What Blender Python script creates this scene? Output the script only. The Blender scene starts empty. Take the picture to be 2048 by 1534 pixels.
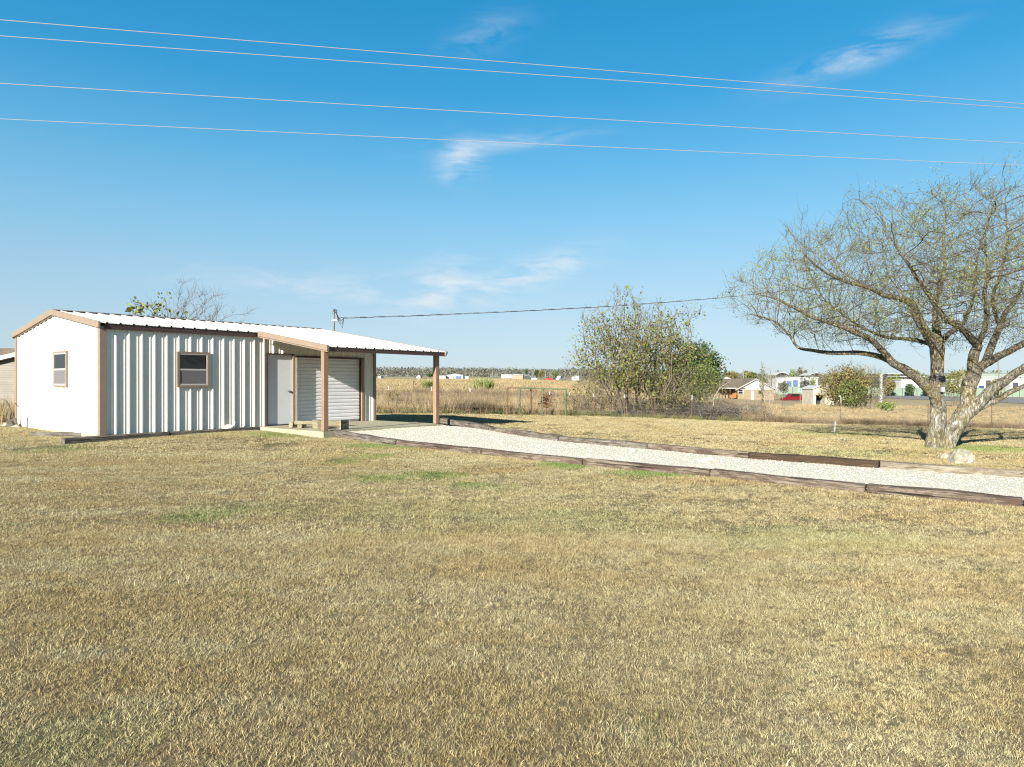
import bpy, math, random
import numpy as np
from mathutils import noise as mnoise, Vector
R = math.radians
random.seed(7)
rng = np.random.default_rng(11)
scene = bpy.context.scene
COL = scene.collection

# ------------------------------------------------------------------ camera
F, HZ, CAMZ = 1400.0, 765.0, 1.6          # focal length and horizon of the 2048 px photograph
cam_d = bpy.data.cameras.new('camera')
cam_d.sensor_fit = 'HORIZONTAL'; cam_d.sensor_width = 36.0
cam_d.lens = 36.0 * F / 2048.0
cam_d.clip_start = 0.05; cam_d.clip_end = 9000
cam = bpy.data.objects.new('camera', cam_d); COL.objects.link(cam)
cam.location = (0, 0, CAMZ); cam.rotation_euler = (R(90) - math.atan(2 / F), 0, 0)
scene.camera = cam

# ------------------------------------------------------------------ light
SUN_AZ, SUN_EL = 28.0, 21.4               # the light travels 28 deg right of the view axis
SKY_STRENGTH, SUN_STRENGTH, EXPOSURE = 0.09, 5.0, 1.3
scene.view_settings.view_transform = 'Standard'
scene.view_settings.look = 'None'
scene.view_settings.exposure = EXPOSURE
scene.view_settings.gamma = 1.0
scene.view_settings.use_curve_mapping = False
sun_d = bpy.data.lights.new('sun', 'SUN'); sun_d.energy = SUN_STRENGTH; sun_d.angle = R(0.5)
sun_d.color = (1.0, 0.95, 0.87)
sun = bpy.data.objects.new('sun', sun_d); COL.objects.link(sun)
_dir = Vector((math.sin(R(SUN_AZ)) * math.cos(R(SUN_EL)), math.cos(R(SUN_AZ)) * math.cos(R(SUN_EL)), -math.sin(R(SUN_EL))))
sun.rotation_euler = _dir.to_track_quat('-Z', 'Y').to_euler()
sun.location = (-20, -30, 30)

world = bpy.data.worlds.new('World'); scene.world = world; world.use_nodes = True
def mix_rgb(nt, fac, a, b, mode='MIX'):
    n = nt.nodes.new('ShaderNodeMix'); n.data_type = 'RGBA'; n.blend_type = mode
    for s, v in (('Factor', fac), ('A', a), ('B', b)):
        if isinstance(v, (int, float)): n.inputs[s].default_value = v
        elif isinstance(v, tuple): n.inputs[s].default_value = (*v[:3], 1)
        else: nt.links.new(v, n.inputs[s])
    return n.outputs['Result']
def build_world():
    nt = world.node_tree; N = nt.nodes; L = nt.links; N.clear()
    out = N.new('ShaderNodeOutputWorld'); bg = N.new('ShaderNodeBackground')
    sky = N.new('ShaderNodeTexSky'); sky.sky_type = 'NISHITA'; sky.sun_disc = False
    sky.sun_elevation = R(SUN_EL); sky.sun_rotation = R(180 + SUN_AZ)
    sky.air_density = 1.0; sky.dust_density = 0.25; sky.ozone_density = 2.2; sky.altitude = 200
    # thin cirrus, placed by direction in the sky
    tc = N.new('ShaderNodeTexCoord'); sep = N.new('ShaderNodeSeparateXYZ'); L.new(tc.outputs['Generated'], sep.inputs[0])
    def m(op, a, b=None, clamp=False):
        n = N.new('ShaderNodeMath'); n.operation = op; n.use_clamp = clamp
        for i, v in enumerate((a, b)):
            if v is None: continue
            if isinstance(v, (int, float)): n.inputs[i].default_value = v
            else: L.new(v, n.inputs[i])
        return n.outputs[0]
    az = m('ARCTAN2', sep.outputs[0], sep.outputs[1])
    el = m('ARCSINE', sep.outputs[2])
    # the photograph's clear-air grading of the sky, by height above the horizon only
    ramp = N.new('ShaderNodeValToRGB'); cr = ramp.color_ramp
    stops = [(0, .86, 1.02, 1.55), (1.5, .90, 1.00, 1.38), (4.7, 1.08, 1.10, 1.22), (8.7, 1.18, 1.32, 1.32), (12.7, 1.0, 1.45, 1.50),
             (17.3, .64, 1.46, 1.66), (22.3, .30, 1.39, 1.74), (32, .15, 1.40, 1.86), (50, .75, 1.0, 1.15), (90, .8, .9, .95)]
    while len(cr.elements) < len(stops): cr.elements.new(.5)
    for e, (d, r_, g_, b_) in zip(cr.elements, stops): e.position = d / 90
    for e, (d, r_, g_, b_) in zip(cr.elements, stops): e.color = (r_ / 2.4, g_ / 2.4, b_ / 2.4, 1)
    L.new(m('DIVIDE', el, math.pi / 2, True), ramp.inputs[0])
    graded = mix_rgb(nt, 1.0, sky.outputs[0], ramp.outputs[0], 'MULTIPLY')
    # evened out round the compass, as the photograph's clear sky is
    ramp2 = N.new('ShaderNodeValToRGB'); c2 = ramp2.color_ramp
    even = [(0, 205, 227, 236), (1.5, 205, 228, 238), (4.7, 190, 223, 242), (8.7, 169, 214, 242), (12.7, 143, 206, 242), (17.3, 108, 190, 236), (22.3, 68, 169, 224), (32, 36, 148, 207), (50, 72, 108, 155), (90, 64, 92, 130)]
    while len(c2.elements) < len(even): c2.elements.new(.5)
    for e, st in zip(c2.elements, even): e.position = st[0] / 90
    for e, st in zip(c2.elements, even): e.color = (*[((v / 255 + .055) / 1.055) ** 2.4 for v in st[1:]], 1)
    L.new(m('DIVIDE', el, math.pi / 2, True), ramp2.inputs[0])
    k_ = 1 / (2 ** EXPOSURE * SKY_STRENGTH)
    graded = mix_rgb(nt, .65, graded, mix_rgb(nt, 1.0, ramp2.outputs[0], (k_, k_, k_), 'MULTIPLY'))
    comb = N.new('ShaderNodeCombineXYZ'); L.new(az, comb.inputs[0]); L.new(el, comb.inputs[1])
    nz = N.new('ShaderNodeTexNoise'); nz.inputs['Scale'].default_value = 5.0; nz.inputs['Detail'].default_value = 7; nz.inputs['Roughness'].default_value = 0.62
    nz.inputs['Distortion'].default_value = 0.45
    mp = N.new('ShaderNodeMapping'); mp.inputs['Rotation'].default_value = (0, 0, R(-16)); mp.inputs['Scale'].default_value = (2.0, 8.0, 1)
    L.new(comb.outputs[0], mp.inputs[0]); L.new(mp.outputs[0], nz.inputs['Vector'])
    streak = m('MULTIPLY', m('SUBTRACT', nz.outputs[0], 0.40, True), 4.0, True)
    total = None
    for px, py, hw, hh, rot, amp in [(918, 325, 48, 40, 30, .60), (1020, 286, 150, 15, 6, .40), (700, 580, 300, 34, -3, .40), (880, 572, 85, 52, 30, .60),
                                     (1055, 548, 135, 30, 16, .85), (1700, 118, 140, 26, 10, .55), (970, 68, 75, 30, 15, .22), (1430, 620, 500, 60, 0, .07)]:
        a0 = math.atan2(px - 1024, F); e0 = math.atan2(HZ - py, math.hypot(F, px - 1024))
        k = F / math.cos(a0)
        da = m('SUBTRACT', az, a0); de = m('SUBTRACT', el, e0)
        c, s = math.cos(R(rot)), math.sin(R(rot))
        p = m('ADD', m('MULTIPLY', da, c * k / hw), m('MULTIPLY', de, s * k / hw))
        q = m('ADD', m('MULTIPLY', da, -s * k / hh), m('MULTIPLY', de, c * k / hh))
        r2 = m('ADD', m('MULTIPLY', p, p), m('MULTIPLY', q, q))
        g = m('MULTIPLY', m('POWER', 2.718, m('MULTIPLY', r2, -1.2)), amp)
        total = g if total is None else m('ADD', total, g)
    fac = m('MULTIPLY', total, streak, True)
    mix = N.new('ShaderNodeMix'); mix.data_type = 'RGBA'
    L.new(fac, mix.inputs['Factor']); L.new(graded, mix.inputs['A']); mix.inputs['B'].default_value = (3.95, 4.1, 4.25, 1)
    L.new(mix.outputs['Result'], bg.inputs['Color']); bg.inputs['Strength'].default_value = SKY_STRENGTH
    L.new(bg.outputs[0], out.inputs['Surface'])
build_world()
scene.cycles.max_bounces = 4; scene.cycles.diffuse_bounces = 2; scene.cycles.glossy_bounces = 3
scene.cycles.transmission_bounces = 2; scene.cycles.transparent_max_bounces = 6
scene.cycles.use_denoising = True; scene.cycles.denoising_input_passes = 'RGB_ALBEDO_NORMAL'; scene.cycles.denoising_prefilter = 'NONE'; scene.cycles.denoiser = 'OPENIMAGEDENOISE'
scene.cycles.use_adaptive_sampling = True; scene.cycles.adaptive_threshold = 0.01; scene.cycles.sample_clamp_indirect = 2.5; scene.cycles.blur_glossy = 1.0
scene.cycles.filter_width = 1.2
scene.cycles.caustics_reflective = False; scene.cycles.caustics_refractive = False

# ------------------------------------------------------------------ terrain
# control points x, y (depth from the camera), z
_cp = [(0,1,0),(-4,1,0.02),(4,1,0),(0,5,0.01),(-5,5,.05),(5,5,0),(0,9,.03),(-6,9,.1),(6,9,0),(10,9,-.02),(0,13,.08),(-5,13,.14),(-10,13,.16),(5,13,.04),(10,13,0),
       (-9.6,16,.2),(-12,18,.28),(-14.6,20,.33),(-4.8,17.2,.17),(-7.2,18.6,.26),(-2,18,.15),(-2.0,22,.2),(1.2,17.2,.1),(6,17,.02),(10.6,17.5,-.03),(15,17,-.08),
       (-8,26,.2),(-14,28,.28),(0,27,.1),(8,26,-.1),(16,26,-.25),(24,26,-.4),
       (-16,35,.2),(-8.5,34.5,.07),(0,36,-.04),(9,34.5,-.25),(16,34,-.44),(24,33.5,-.62),
       (-25,50,.5),(-8,50,.42),(3,50,.2),(15,50,-.45),(28,50,-.85),(40,50,-1.1),
       (-45,80,1.2),(-12,80,1.1),(4,80,.8),(25,80,-.9),(45,80,-1.5),(70,80,-1.9),
       (-90,160,2.1),(-25,160,1.9),(8,160,1.6),(35,160,-1.2),(57,160,-2.5),(90,160,-2.7),(130,160,-2.9),
       (-150,260,3.0),(-40,260,2.7),(13,260,2.3),(60,260,-.6),(110,260,-2.6),(190,260,-2.9),
       (-250,450,4.6),(-70,450,4.4),(20,450,3.6),(110,450,0.8),(210,450,-1.0),(330,450,-1.6),
       (-450,800,9),(-120,800,9),(60,800,8),(250,800,4),(500,800,2.5),
       (-1200,2500,12),(0,2500,12),(1200,2500,8),(0,-6,0),(-6,-4,0),(6,-4,0),(0,-60,0),(-60,-40,.3),(60,-40,-.6),(-60,20,.8),(60,20,-1.0),
       (0,-2500,0),(2500,0,-2),(-2500,0,2)]
_cp = np.array(_cp, float)
def _q(x, y):
    r = np.hypot(x, y); k = np.log1p(r / 6.0) / np.maximum(r, 1e-6)
    return np.stack([x * k, y * k], -1)
_cq = _q(_cp[:, 0], _cp[:, 1])
def _phi(d): return np.where(d > 1e-9, d * d * np.log(np.maximum(d, 1e-9)), 0.0)
def _solve():
    n = len(_cq); D = np.linalg.norm(_cq[:, None] - _cq[None], axis=2)
    K = _phi(D) + np.eye(n) * 1e-4
    P = np.hstack([np.ones((n, 1)), _cq]); A = np.zeros((n + 3, n + 3)); A[:n, :n] = K; A[:n, n:] = P; A[n:, :n] = P.T
    b = np.zeros(n + 3); b[:n] = _cp[:, 2]
    return np.linalg.solve(A, b)
_w = _solve()
def zt(x, y):
    x = np.asarray(x, float); y = np.asarray(y, float); sh = x.shape
    q = _q(x.ravel(), y.ravel()); out = np.empty(len(q))
    for i in range(0, len(q), 20000):
        d = np.linalg.norm(q[i:i + 20000, None] - _cq[None], axis=2)
        out[i:i + 20000] = _phi(d) @ _w[:-3] + _w[-3] + q[i:i + 20000] @ _w[-2:]
    return out.reshape(sh) if sh else float(out[0])
def pt(px, py, d):                         # point seen at a photograph pixel, d metres deep
    return Vector(((px - 1024) / F * d, d, CAMZ - (py - HZ) / F * d))
def gp(px, py, dmax=600):                  # ground point seen at a pixel
    ds = np.exp(np.linspace(math.log(2.0), math.log(dmax), 1500))
    z = CAMZ - (py - HZ) / F * ds; g = zt((px - 1024) / F * ds, ds)
    i = int(np.argmax(z < g)); i = i if z[i] < g[i] else len(ds) - 1
    d = float(ds[i]); x = (px - 1024) / F * d
    return Vector((x, d, zt(x, d)))
def gx(px, d):                             # ground point at a pixel column and depth
    x = (px - 1024) / F * d
    return Vector((x, d, zt(x, d)))

# ------------------------------------------------------------------ materials
def nodes_of(name):
    m = bpy.data.materials.new(name); m.use_nodes = True
    nt = m.node_tree; return m, nt, nt.nodes, nt.links, nt.nodes['Principled BSDF']
def tex_noise(nt, vec, scale, detail=4, rough=.6, dist=0.0):
    n = nt.nodes.new('ShaderNodeTexNoise'); n.inputs['Scale'].default_value = scale
    n.inputs['Detail'].default_value = detail; n.inputs['Roughness'].default_value = rough; n.inputs['Distortion'].default_value = dist
    if vec is not None: nt.links.new(vec, n.inputs['Vector'])
    return n.outputs[0]
def remap(nt, v, a, b):
    n = nt.nodes.new('ShaderNodeMapRange'); n.inputs['From Min'].default_value = a; n.inputs['From Max'].default_value = b
    nt.links.new(v, n.inputs['Value']); return n.outputs[0]
def mapped(nt, vec, scale=(1, 1, 1), rot=(0, 0, 0)):
    n = nt.nodes.new('ShaderNodeMapping'); n.inputs['Scale'].default_value = scale; n.inputs['Rotation'].default_value = rot
    nt.links.new(vec, n.inputs[0]); return n.outputs[0]
KEEP = {'off_white_ribbed_steel', 'white_painted_steel_door', 'off_white_roll_up_steel', 'white_crushed_limestone', 'limestone_chip', 'dark_gap', 'grey_insect_screen'}
def dim(c, k=.80): return tuple(v * k for v in c) if c else c
def pm(name, c1, c2=None, scale=3.0, rough=.7, bump=0.0, bscale=None, stretch=(1, 1, 1), metal=0.0, lo=.35, hi=.65, spec=.5, coord='Object', obj_rand=0.0, fine=None):
    m, nt, N, L, b = nodes_of(name)
    if name not in KEEP: c1, c2 = dim(c1), dim(c2)
    tc = N.new('ShaderNodeTexCoord'); vec = mapped(nt, tc.outputs[coord], stretch)
    col = None
    if c2:
        f = remap(nt, tex_noise(nt, vec, scale, 6), lo, hi); col = mix_rgb(nt, f, c1, c2)
    if fine:
        f = remap(nt, tex_noise(nt, vec, fine[0], 5, .7), .3, .7)
        col = mix_rgb(nt, fine[1], col if col else c1, mix_rgb(nt, f, (.25, .25, .25), (1.6, 1.6, 1.6)), 'MULTIPLY')
    if obj_rand:
        oi = N.new('ShaderNodeObjectInfo'); f = remap(nt, oi.outputs['Random'], 0, 1)
        col = mix_rgb(nt, 1.0, col if col else c1, mix_rgb(nt, f, (1 - obj_rand,) * 3, (1 + obj_rand,) * 3), 'MULTIPLY')
    if col: L.new(col, b.inputs['Base Color'])
    else: b.inputs['Base Color'].default_value = (*c1, 1)
    b.inputs['Roughness'].default_value = rough; b.inputs['Metallic'].default_value = metal
    b.inputs['Specular IOR Level'].default_value = spec
    if bump:
        bn = N.new('ShaderNodeBump'); bn.inputs['Strength'].default_value = bump; bn.inputs['Distance'].default_value = .02
        L.new(tex_noise(nt, vec, bscale or scale * 4, 6, .65), bn.inputs['Height']); L.new(bn.outputs[0], b.inputs['Normal'])
    return m
def attr(nt, name, typ='GEOMETRY'):
    n = nt.nodes.new('ShaderNodeAttribute'); n.attribute_name = name; n.attribute_type = typ; return n.outputs['Fac']

def lawn_colour(nt):                       # mottled dormant turf, by place on the ground
    g = nt.nodes.new('ShaderNodeNewGeometry').outputs['Position']
    big = remap(nt, tex_noise(nt, mapped(nt, g, (.080, .176, .080)), 1.0, 3, .55), .43, .57)
    med = remap(nt, tex_noise(nt, mapped(nt, g, (.5, 1.1, .5), (0, 0, R(-12))), 1.0, 5, .65), .42, .60)
    fin = remap(nt, tex_noise(nt, g, 4.5, 4, .7), .36, .66)
    a = mix_rgb(nt, big, (0.372, 0.295, 0.150), (.436, .372, .212))
    a = mix_rgb(nt, med, a, (.428, .388, .236))
    a = mix_rgb(nt, fin, mix_rgb(nt, .55, a, (.240, .176, .084)), a)
    gr = remap(nt, tex_noise(nt, mapped(nt, g, (.280, .720, .240)), 1.3, 5, .7), .58, .76)
    br = remap(nt, tex_noise(nt, mapped(nt, g, (.6, 1.6, .5), (0, 0, R(20))), 1.1, 5, .7), .60, .72)
    a = mix_rgb(nt, mix_rgb(nt, .5, (0, 0, 0), br), a, (.19, .135, .068))
    return mix_rgb(nt, mix_rgb(nt, .62, (0, 0, 0), gr), a, (.240, .264, .104))

def make_grass_mat():
    m, nt, N, L, b = nodes_of('dry_turf_blades')
    c = lawn_colour(nt)
    c = mix_rgb(nt, attr(nt, 'green', 'INSTANCER'), c, (.13, .21, .05))
    v = attr(nt, 'rnd')
    c = mix_rgb(nt, 1.0, c, mix_rgb(nt, v, (.50, .47, .42), (1.62, 1.60, 1.54)), 'MULTIPLY')
    c = mix_rgb(nt, remap(nt, v, .93, .94), c, (.20, .25, .08))
    L.new(c, b.inputs['Base Color']); b.inputs['Roughness'].default_value = .75; b.inputs['Specular IOR Level'].default_value = .15
    return m
def make_ground_mat():
    m, nt, N, L, b = nodes_of('dormant_grass_ground')
    c = lawn_colour(nt)
    g = N.new('ShaderNodeNewGeometry').outputs['Position']
    thatch = mix_rgb(nt, remap(nt, tex_noise(nt, g, 22, 5, .75), .40, .70), (.070, .051, .026), (.221, .172, .090))
    near = mix_rgb(nt, .25, thatch, c)
    near = mix_rgb(nt, attr(nt, 'green'), near, (.082, .115, .033))
    fs = remap(nt, tex_noise(nt, mapped(nt, g, (.005, .057, .041)), 1.0, 6, .65), .40, .60)
    field = mix_rgb(nt, fs, (.295, .254, .139), (.377, .336, .197))
    fs2 = remap(nt, tex_noise(nt, mapped(nt, g, (.010, .082, .041)), 1.7, 5, .6), .55, .68)
    field = mix_rgb(nt, fs2, field, (.221, .164, .090))
    field = mix_rgb(nt, remap(nt, tex_noise(nt, mapped(nt, g, (.4, 1.2, 1)), 1.0, 6, .7), .35, .65), mix_rgb(nt, .4, field, (.180, .139, .066)), field)
    mid = mix_rgb(nt, .6, thatch, c)
    far = mix_rgb(nt, attr(nt, 'paddock'), field, mix_rgb(nt, remap(nt, tex_noise(nt, mapped(nt, g, (.15, .5, 1)), 1.0, 5, .65), .4, .6), (.312, .234, .123), (.369, .299, .168)))
    c = mix_rgb(nt, attr(nt, 'field'), near, far)
    L.new(c, b.inputs['Base Color']); b.inputs['Roughness'].default_value = .95; b.inputs['Specular IOR Level'].default_value = .1
    bn = N.new('ShaderNodeBump'); bn.inputs['Strength'].default_value = .7; bn.inputs['Distance'].default_value = .03
    L.new(tex_noise(nt, g, 30, 6, .75), bn.inputs['Height']); L.new(bn.outputs[0], b.inputs['Normal'])
    return m
def blade_mat(name, c1, c2, rnd_dark=.6):
    m, nt, N, L, b = nodes_of(name); c1, c2 = dim(c1), dim(c2)
    g = N.new('ShaderNodeNewGeometry').outputs['Position']
    c = mix_rgb(nt, remap(nt, tex_noise(nt, g, .5, 4, .7), .38, .62), c1, c2)
    c = mix_rgb(nt, 1.0, c, mix_rgb(nt, attr(nt, 'rnd'), (rnd_dark,) * 3, (1.35, 1.32, 1.25)), 'MULTIPLY')
    L.new(c, b.inputs['Base Color']); b.inputs['Roughness'].default_value = .8; b.inputs['Specular IOR Level'].default_value = .15
    return m
def leaf_mat(name, c1, c2, c3=None, scale=1.2, transl=.25):
    m, nt, N, L, b = nodes_of(name); c1, c2, c3 = dim(c1, .88), dim(c2, .88), dim(c3, .88)
    g = N.new('ShaderNodeNewGeometry').outputs['Position']
    c = mix_rgb(nt, remap(nt, tex_noise(nt, g, scale, 4, .7), .38, .62), c1, c2)
    v = attr(nt, 'rnd')
    if c3: c = mix_rgb(nt, remap(nt, v, .72, .82), c, c3)
    c = mix_rgb(nt, 1.0, c, mix_rgb(nt, v, (.6, .6, .6), (1.3, 1.3, 1.2)), 'MULTIPLY')
    L.new(c, b.inputs['Base Color']); b.inputs['Roughness'].default_value = .6; b.inputs['Specular IOR Level'].default_value = .25
    tr = N.new('ShaderNodeBsdfTranslucent'); L.new(c, tr.inputs['Color'])
    mx = N.new('ShaderNodeMixShader'); mx.inputs[0].default_value = transl
    L.new(b.outputs[0], mx.inputs[1]); L.new(tr.outputs[0], mx.inputs[2]); L.new(mx.outputs[0], N['Material Output'].inputs['Surface'])
    return m

M = {}
M['turf'] = make_grass_mat(); M['ground'] = make_ground_mat()
M['weed_straw'] = blade_mat('dry_tall_grass', (.36, .27, .145), (.44, .355, .205))
M['weed_brown'] = blade_mat('brown_weeds', (.19, .14, .085), (.29, .225, .15))
M['weed_green'] = blade_mat('green_weeds', (.13, .14, .055), (.24, .22, .10))
M['reed'] = blade_mat('pale_green_reed_leaves', (.22, .27, .085), (.33, .35, .15))
M['wall'] = pm('off_white_ribbed_steel', (.70, .665, .58), (.75, .71, .63), 1.2, .42, spec=.4)
M['roofm'] = pm('white_ribbed_roof_steel', (.49, .475, .43), (.55, .53, .485), .9, .5, spec=.3, fine=(6, .10))
M['tan'] = pm('tan_painted_trim', (.27, .20, .14), (.30, .225, .16), 3, .5, fine=(14, .12))
M['post'] = pm('terracotta_tan_painted_post', (.285, .175, .11), (.33, .205, .135), 2.5, .5, fine=(18, .15))
M['brown'] = pm('dark_brown_painted_trim', (.065, .034, .028), (.09, .046, .037), 3, .5, fine=(14, .2))
M['frame'] = pm('mill_aluminium_window_frame', (.55, .50, .42), (.62, .58, .50), 8, .4)
M['white_door'] = pm('white_painted_steel_door', (.62, .62, .63), (.66, .66, .67), 2, .45)
M['curtain'] = pm('off_white_roll_up_steel', (.68, .67, .68), (.74, .73, .73), 2.5, .42)
M['steel'] = pm('satin_steel', (.55, .55, .55), None, 1, .28, metal=1.0)
M['dark'] = pm('dark_gap', (.02, .018, .017), None, 1, .8)
M['screen'] = pm('grey_insect_screen', (.10, .095, .095), (.14, .135, .13), 60, .8)
M['concrete'] = pm('weathered_concrete', (.36, .32, .20), (.46, .42, .29), 1.6, .9, .25, 30, fine=(7, .25))
def glass_mat():
    m, nt, N, L, b = nodes_of('dark_window_glass'); b.inputs['Base Color'].default_value = (.012, .013, .013, 1)
    b.inputs['Roughness'].default_value = .06; b.inputs['IOR'].default_value = 1.5
    bn = N.new('ShaderNodeBump'); bn.inputs['Strength'].default_value = .08; bn.inputs['Distance'].default_value = .05
    tc = N.new('ShaderNodeTexCoord'); L.new(tex_noise(nt, tc.outputs['Object'], 2.2, 2), bn.inputs['Height']); L.new(bn.outputs[0], b.inputs['Normal'])
    return m
M['glass'] = glass_mat()
def tie_mat(name, c1, c2, c3):
    m, nt, N, L, b = nodes_of(name); c1, c2, c3 = dim(c1), dim(c2), dim(c3)
    tc = N.new('ShaderNodeTexCoord'); v = tc.outputs['Object']; oi = N.new('ShaderNodeObjectInfo')
    ad = N.new('ShaderNodeVectorMath'); ad.operation = 'ADD'; L.new(v, ad.inputs[0]); L.new(oi.outputs['Location'], ad.inputs[1]); v = ad.outputs[0]
    grain = tex_noise(nt, mapped(nt, v, (1.2, 22, 22)), 2.0, 6, .7, .4)
    c = mix_rgb(nt, remap(nt, grain, .42, .58), c1, c2)
    c = mix_rgb(nt, remap(nt, tex_noise(nt, mapped(nt, v, (1.3, 4, 4)), 1.6, 6, .75), .47, .56), c, c3)
    crack = remap(nt, tex_noise(nt, mapped(nt, v, (.9, 30, 30)), 1.3, 4, .6, .8), .58, .63)
    c = mix_rgb(nt, crack, c, (.022, .016, .012))
    L.new(c, b.inputs['Base Color']); b.inputs['Roughness'].default_value = .9; b.inputs['Specular IOR Level'].default_value = .2
    bn = N.new('ShaderNodeBump'); bn.inputs['Strength'].default_value = .8; bn.inputs['Distance'].default_value = .02
    L.new(grain, bn.inputs['Height']); L.new(bn.outputs[0], b.inputs['Normal'])
    return m
M['tie'] = tie_mat('weathered_brown_tie', (.11, .08, .058), (.26, .21, .16), (.095, .066, .048))
M['tie_dark'] = tie_mat('dark_creosote_tie', (.04, .026, .017), (.10, .066, .042), (.06, .038, .025))
M['tie_pale'] = tie_mat('bleached_grey_tie', (.21, .18, .13), (.34, .30, .23), (.19, .15, .105))
M['tie_grey'] = tie_mat('grey_silvered_tie', (.10, .086, .07), (.25, .22, .18), (.10, .082, .064))
M['lumber'] = tie_mat('pale_treated_lumber', (.27, .235, .145), (.38, .34, .215), (.31, .27, .17))
M['gravel'] = pm('white_crushed_limestone', (.52, .475, .365), (.60, .555, .44), 14, .95, .4, 40, fine=(70, .18), coord='Object')
M['stone'] = pm('limestone_chip', (.54, .495, .38), (.62, .575, .46), 9, .9, .4, 30, obj_rand=.18)
M['boulder'] = pm('pale_limestone_boulder', (.28, .25, .17), (.42, .39, .30), 3.5, .92, .8, 14, fine=(11, .35))
M['wire'] = pm('pale_aluminium_wire', (.34, .34, .35), None, 1, .6)
M['black'] = pm('black_insulation', (.02, .02, .022), None, 1, .5)
M['rust'] = pm('rusty_pipe', (.15, .075, .042), (.22, .125, .072), 6, .8, .3, 30)
M['greenpipe'] = pm('flaking_green_pipe', (.07, .13, .055), (.16, .14, .075), 5, .7, .2, 30, lo=.45, hi=.7)
M['tpost'] = pm('rusty_fence_post', (.13, .07, .045), (.19, .11, .07), 6, .85)
M['whitecap'] = pm('white_paint', (.55, .55, .53), (.48, .47, .45), 6, .6)
M['fencewire'] = pm('galvanised_fence_wire', (.30, .28, .25), None, 1, .6)
M['polewood'] = pm('grey_utility_pole_wood', (.19, .165, .13), (.27, .24, .195), 3, .9, stretch=(6, 6, .6))
M['asphalt'] = pm('grey_asphalt', (.20, .185, .17), (.25, .235, .215), .4, .9, .2, 20, coord='Object')
def bark_mat():
    m, nt, N, L, b = nodes_of('lichen_covered_bark')
    g = N.new('ShaderNodeNewGeometry').outputs['Position']
    sep = N.new('ShaderNodeSeparateXYZ'); L.new(g, sep.inputs[0])
    fis = remap(nt, tex_noise(nt, mapped(nt, g, (1, 1, .32)), 24, 5, .7, .6), .38, .60)
    lich = remap(nt, tex_noise(nt, g, 5.5, 5, .7), .40, .54)
    och = remap(nt, tex_noise(nt, g, 3.1, 5, .7, .5), .49, .60)
    base = mix_rgb(nt, fis, (.057, .046, .033), (.271, .234, .164))
    low = mix_rgb(nt, lich, base, mix_rgb(nt, fis, (.164, .148, .107), (.459, .435, .361)))
    # pale lichen thins out above head height
    f = remap(nt, sep.outputs[2], 2.3, .9)
    c = mix_rgb(nt, mix_rgb(nt, f, (.25, .25, .25), (1, 1, 1)), base, low)
    c = mix_rgb(nt, mix_rgb(nt, och, (0, 0, 0), (.62, .62, .62)), c, mix_rgb(nt, fis, (.098, .074, .025), (.344, .271, .090)))
    L.new(c, b.inputs['Base Color']); b.inputs['Roughness'].default_value = .95; b.inputs['Specular IOR Level'].default_value = .1
    bn = N.new('ShaderNodeBump'); bn.inputs['Strength'].default_value = 1.0; bn.inputs['Distance'].default_value = .03
    L.new(fis, bn.inputs['Height']); L.new(bn.outputs[0], b.inputs['Normal'])
    return m
M['bark'] = bark_mat()
M['twig'] = pm('grey_brown_twig_bark', (.10, .08, .055), (.19, .155, .11), 4, .9)
M['twig_dark'] = pm('dark_twig_bark', (.05, .04, .032), (.10, .08, .065), 4, .9)
M['twig_mid'] = pm('grey_stem_bark', (.13, .105, .08), (.22, .185, .145), 4, .9)
M['twig_pale'] = pm('pale_grey_stem_bark', (.26, .22, .18), (.40, .35, .29), 4, .9)
M['leaf_mesquite'] = leaf_mat('feathery_green_leaf', (.17, .22, .05), (.25, .28, .072), (.26, .25, .085), 1.0)
M['leaf_bush'] = leaf_mat('yellow_green_leaf', (.22, .255, .06), (.32, .33, .085), (.24, .17, .085), 1.0, .35)
M['leaf_dark'] = leaf_mat('dark_evergreen_leaf', (.035, .075, .025), (.07, .12, .04), None, .8, .1)
M['leaf_mid'] = leaf_mat('mid_green_leaf', (.11, .16, .045), (.18, .22, .07), (.26, .23, .09), .7)
M['leaf_olive'] = leaf_mat('olive_autumn_leaf', (.20, .19, .06), (.30, .25, .085), (.22, .16, .09), .7)
M['leaf_grey'] = leaf_mat('bare_grey_wood_with_haze_tone', (.135, .132, .115), (.18, .172, .145), (.12, .132, .09), .02, .05)  # bare grey wood, its colour lightened to stand in for distance haze
M['leaf_lime'] = leaf_mat('bright_green_leaf', (.20, .27, .07), (.30, .34, .11), None, .7)
M['brick'] = pm('tan_brick', (.24, .185, .11), (.31, .245, .155), 2, .9)
M['siding_white'] = pm('white_siding', (.52, .51, .49), (.48, .47, .45), 1, .6)
M['siding_grey'] = pm('beige_grey_lap_siding', (.20, .175, .135), (.25, .22, .175), 1.5, .7)
M['shingle'] = pm('brown_shingle', (.14, .105, .072), (.19, .15, .105), 2.0, .9, fine=(14, .3))
M['red'] = pm('dark_red_car_paint', (.16, .008, .014), None, 1, .25)
M['red_bright'] = pm('red_car_paint', (.45, .03, .04), None, 1, .3)
M['white_car'] = pm('white_car_paint', (.75, .75, .75), None, 1, .3)
M['tyre'] = pm('black_tyre', (.02, .02, .02), None, 1, .8)
M['sage'] = pm('sage_green_fence_slats', (.17, .24, .17), (.21, .28, .20), .5, .7)
M['sagewall'] = pm('pale_sage_metal', (.22, .27, .215), (.26, .31, .25), .5, .7)
M['blue'] = pm('blue_banner', (.05, .10, .19), (.12, .19, .28), 1.5, .6)
M['navy'] = pm('navy_banner', (.03, .05, .16), None, 1, .6)
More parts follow.
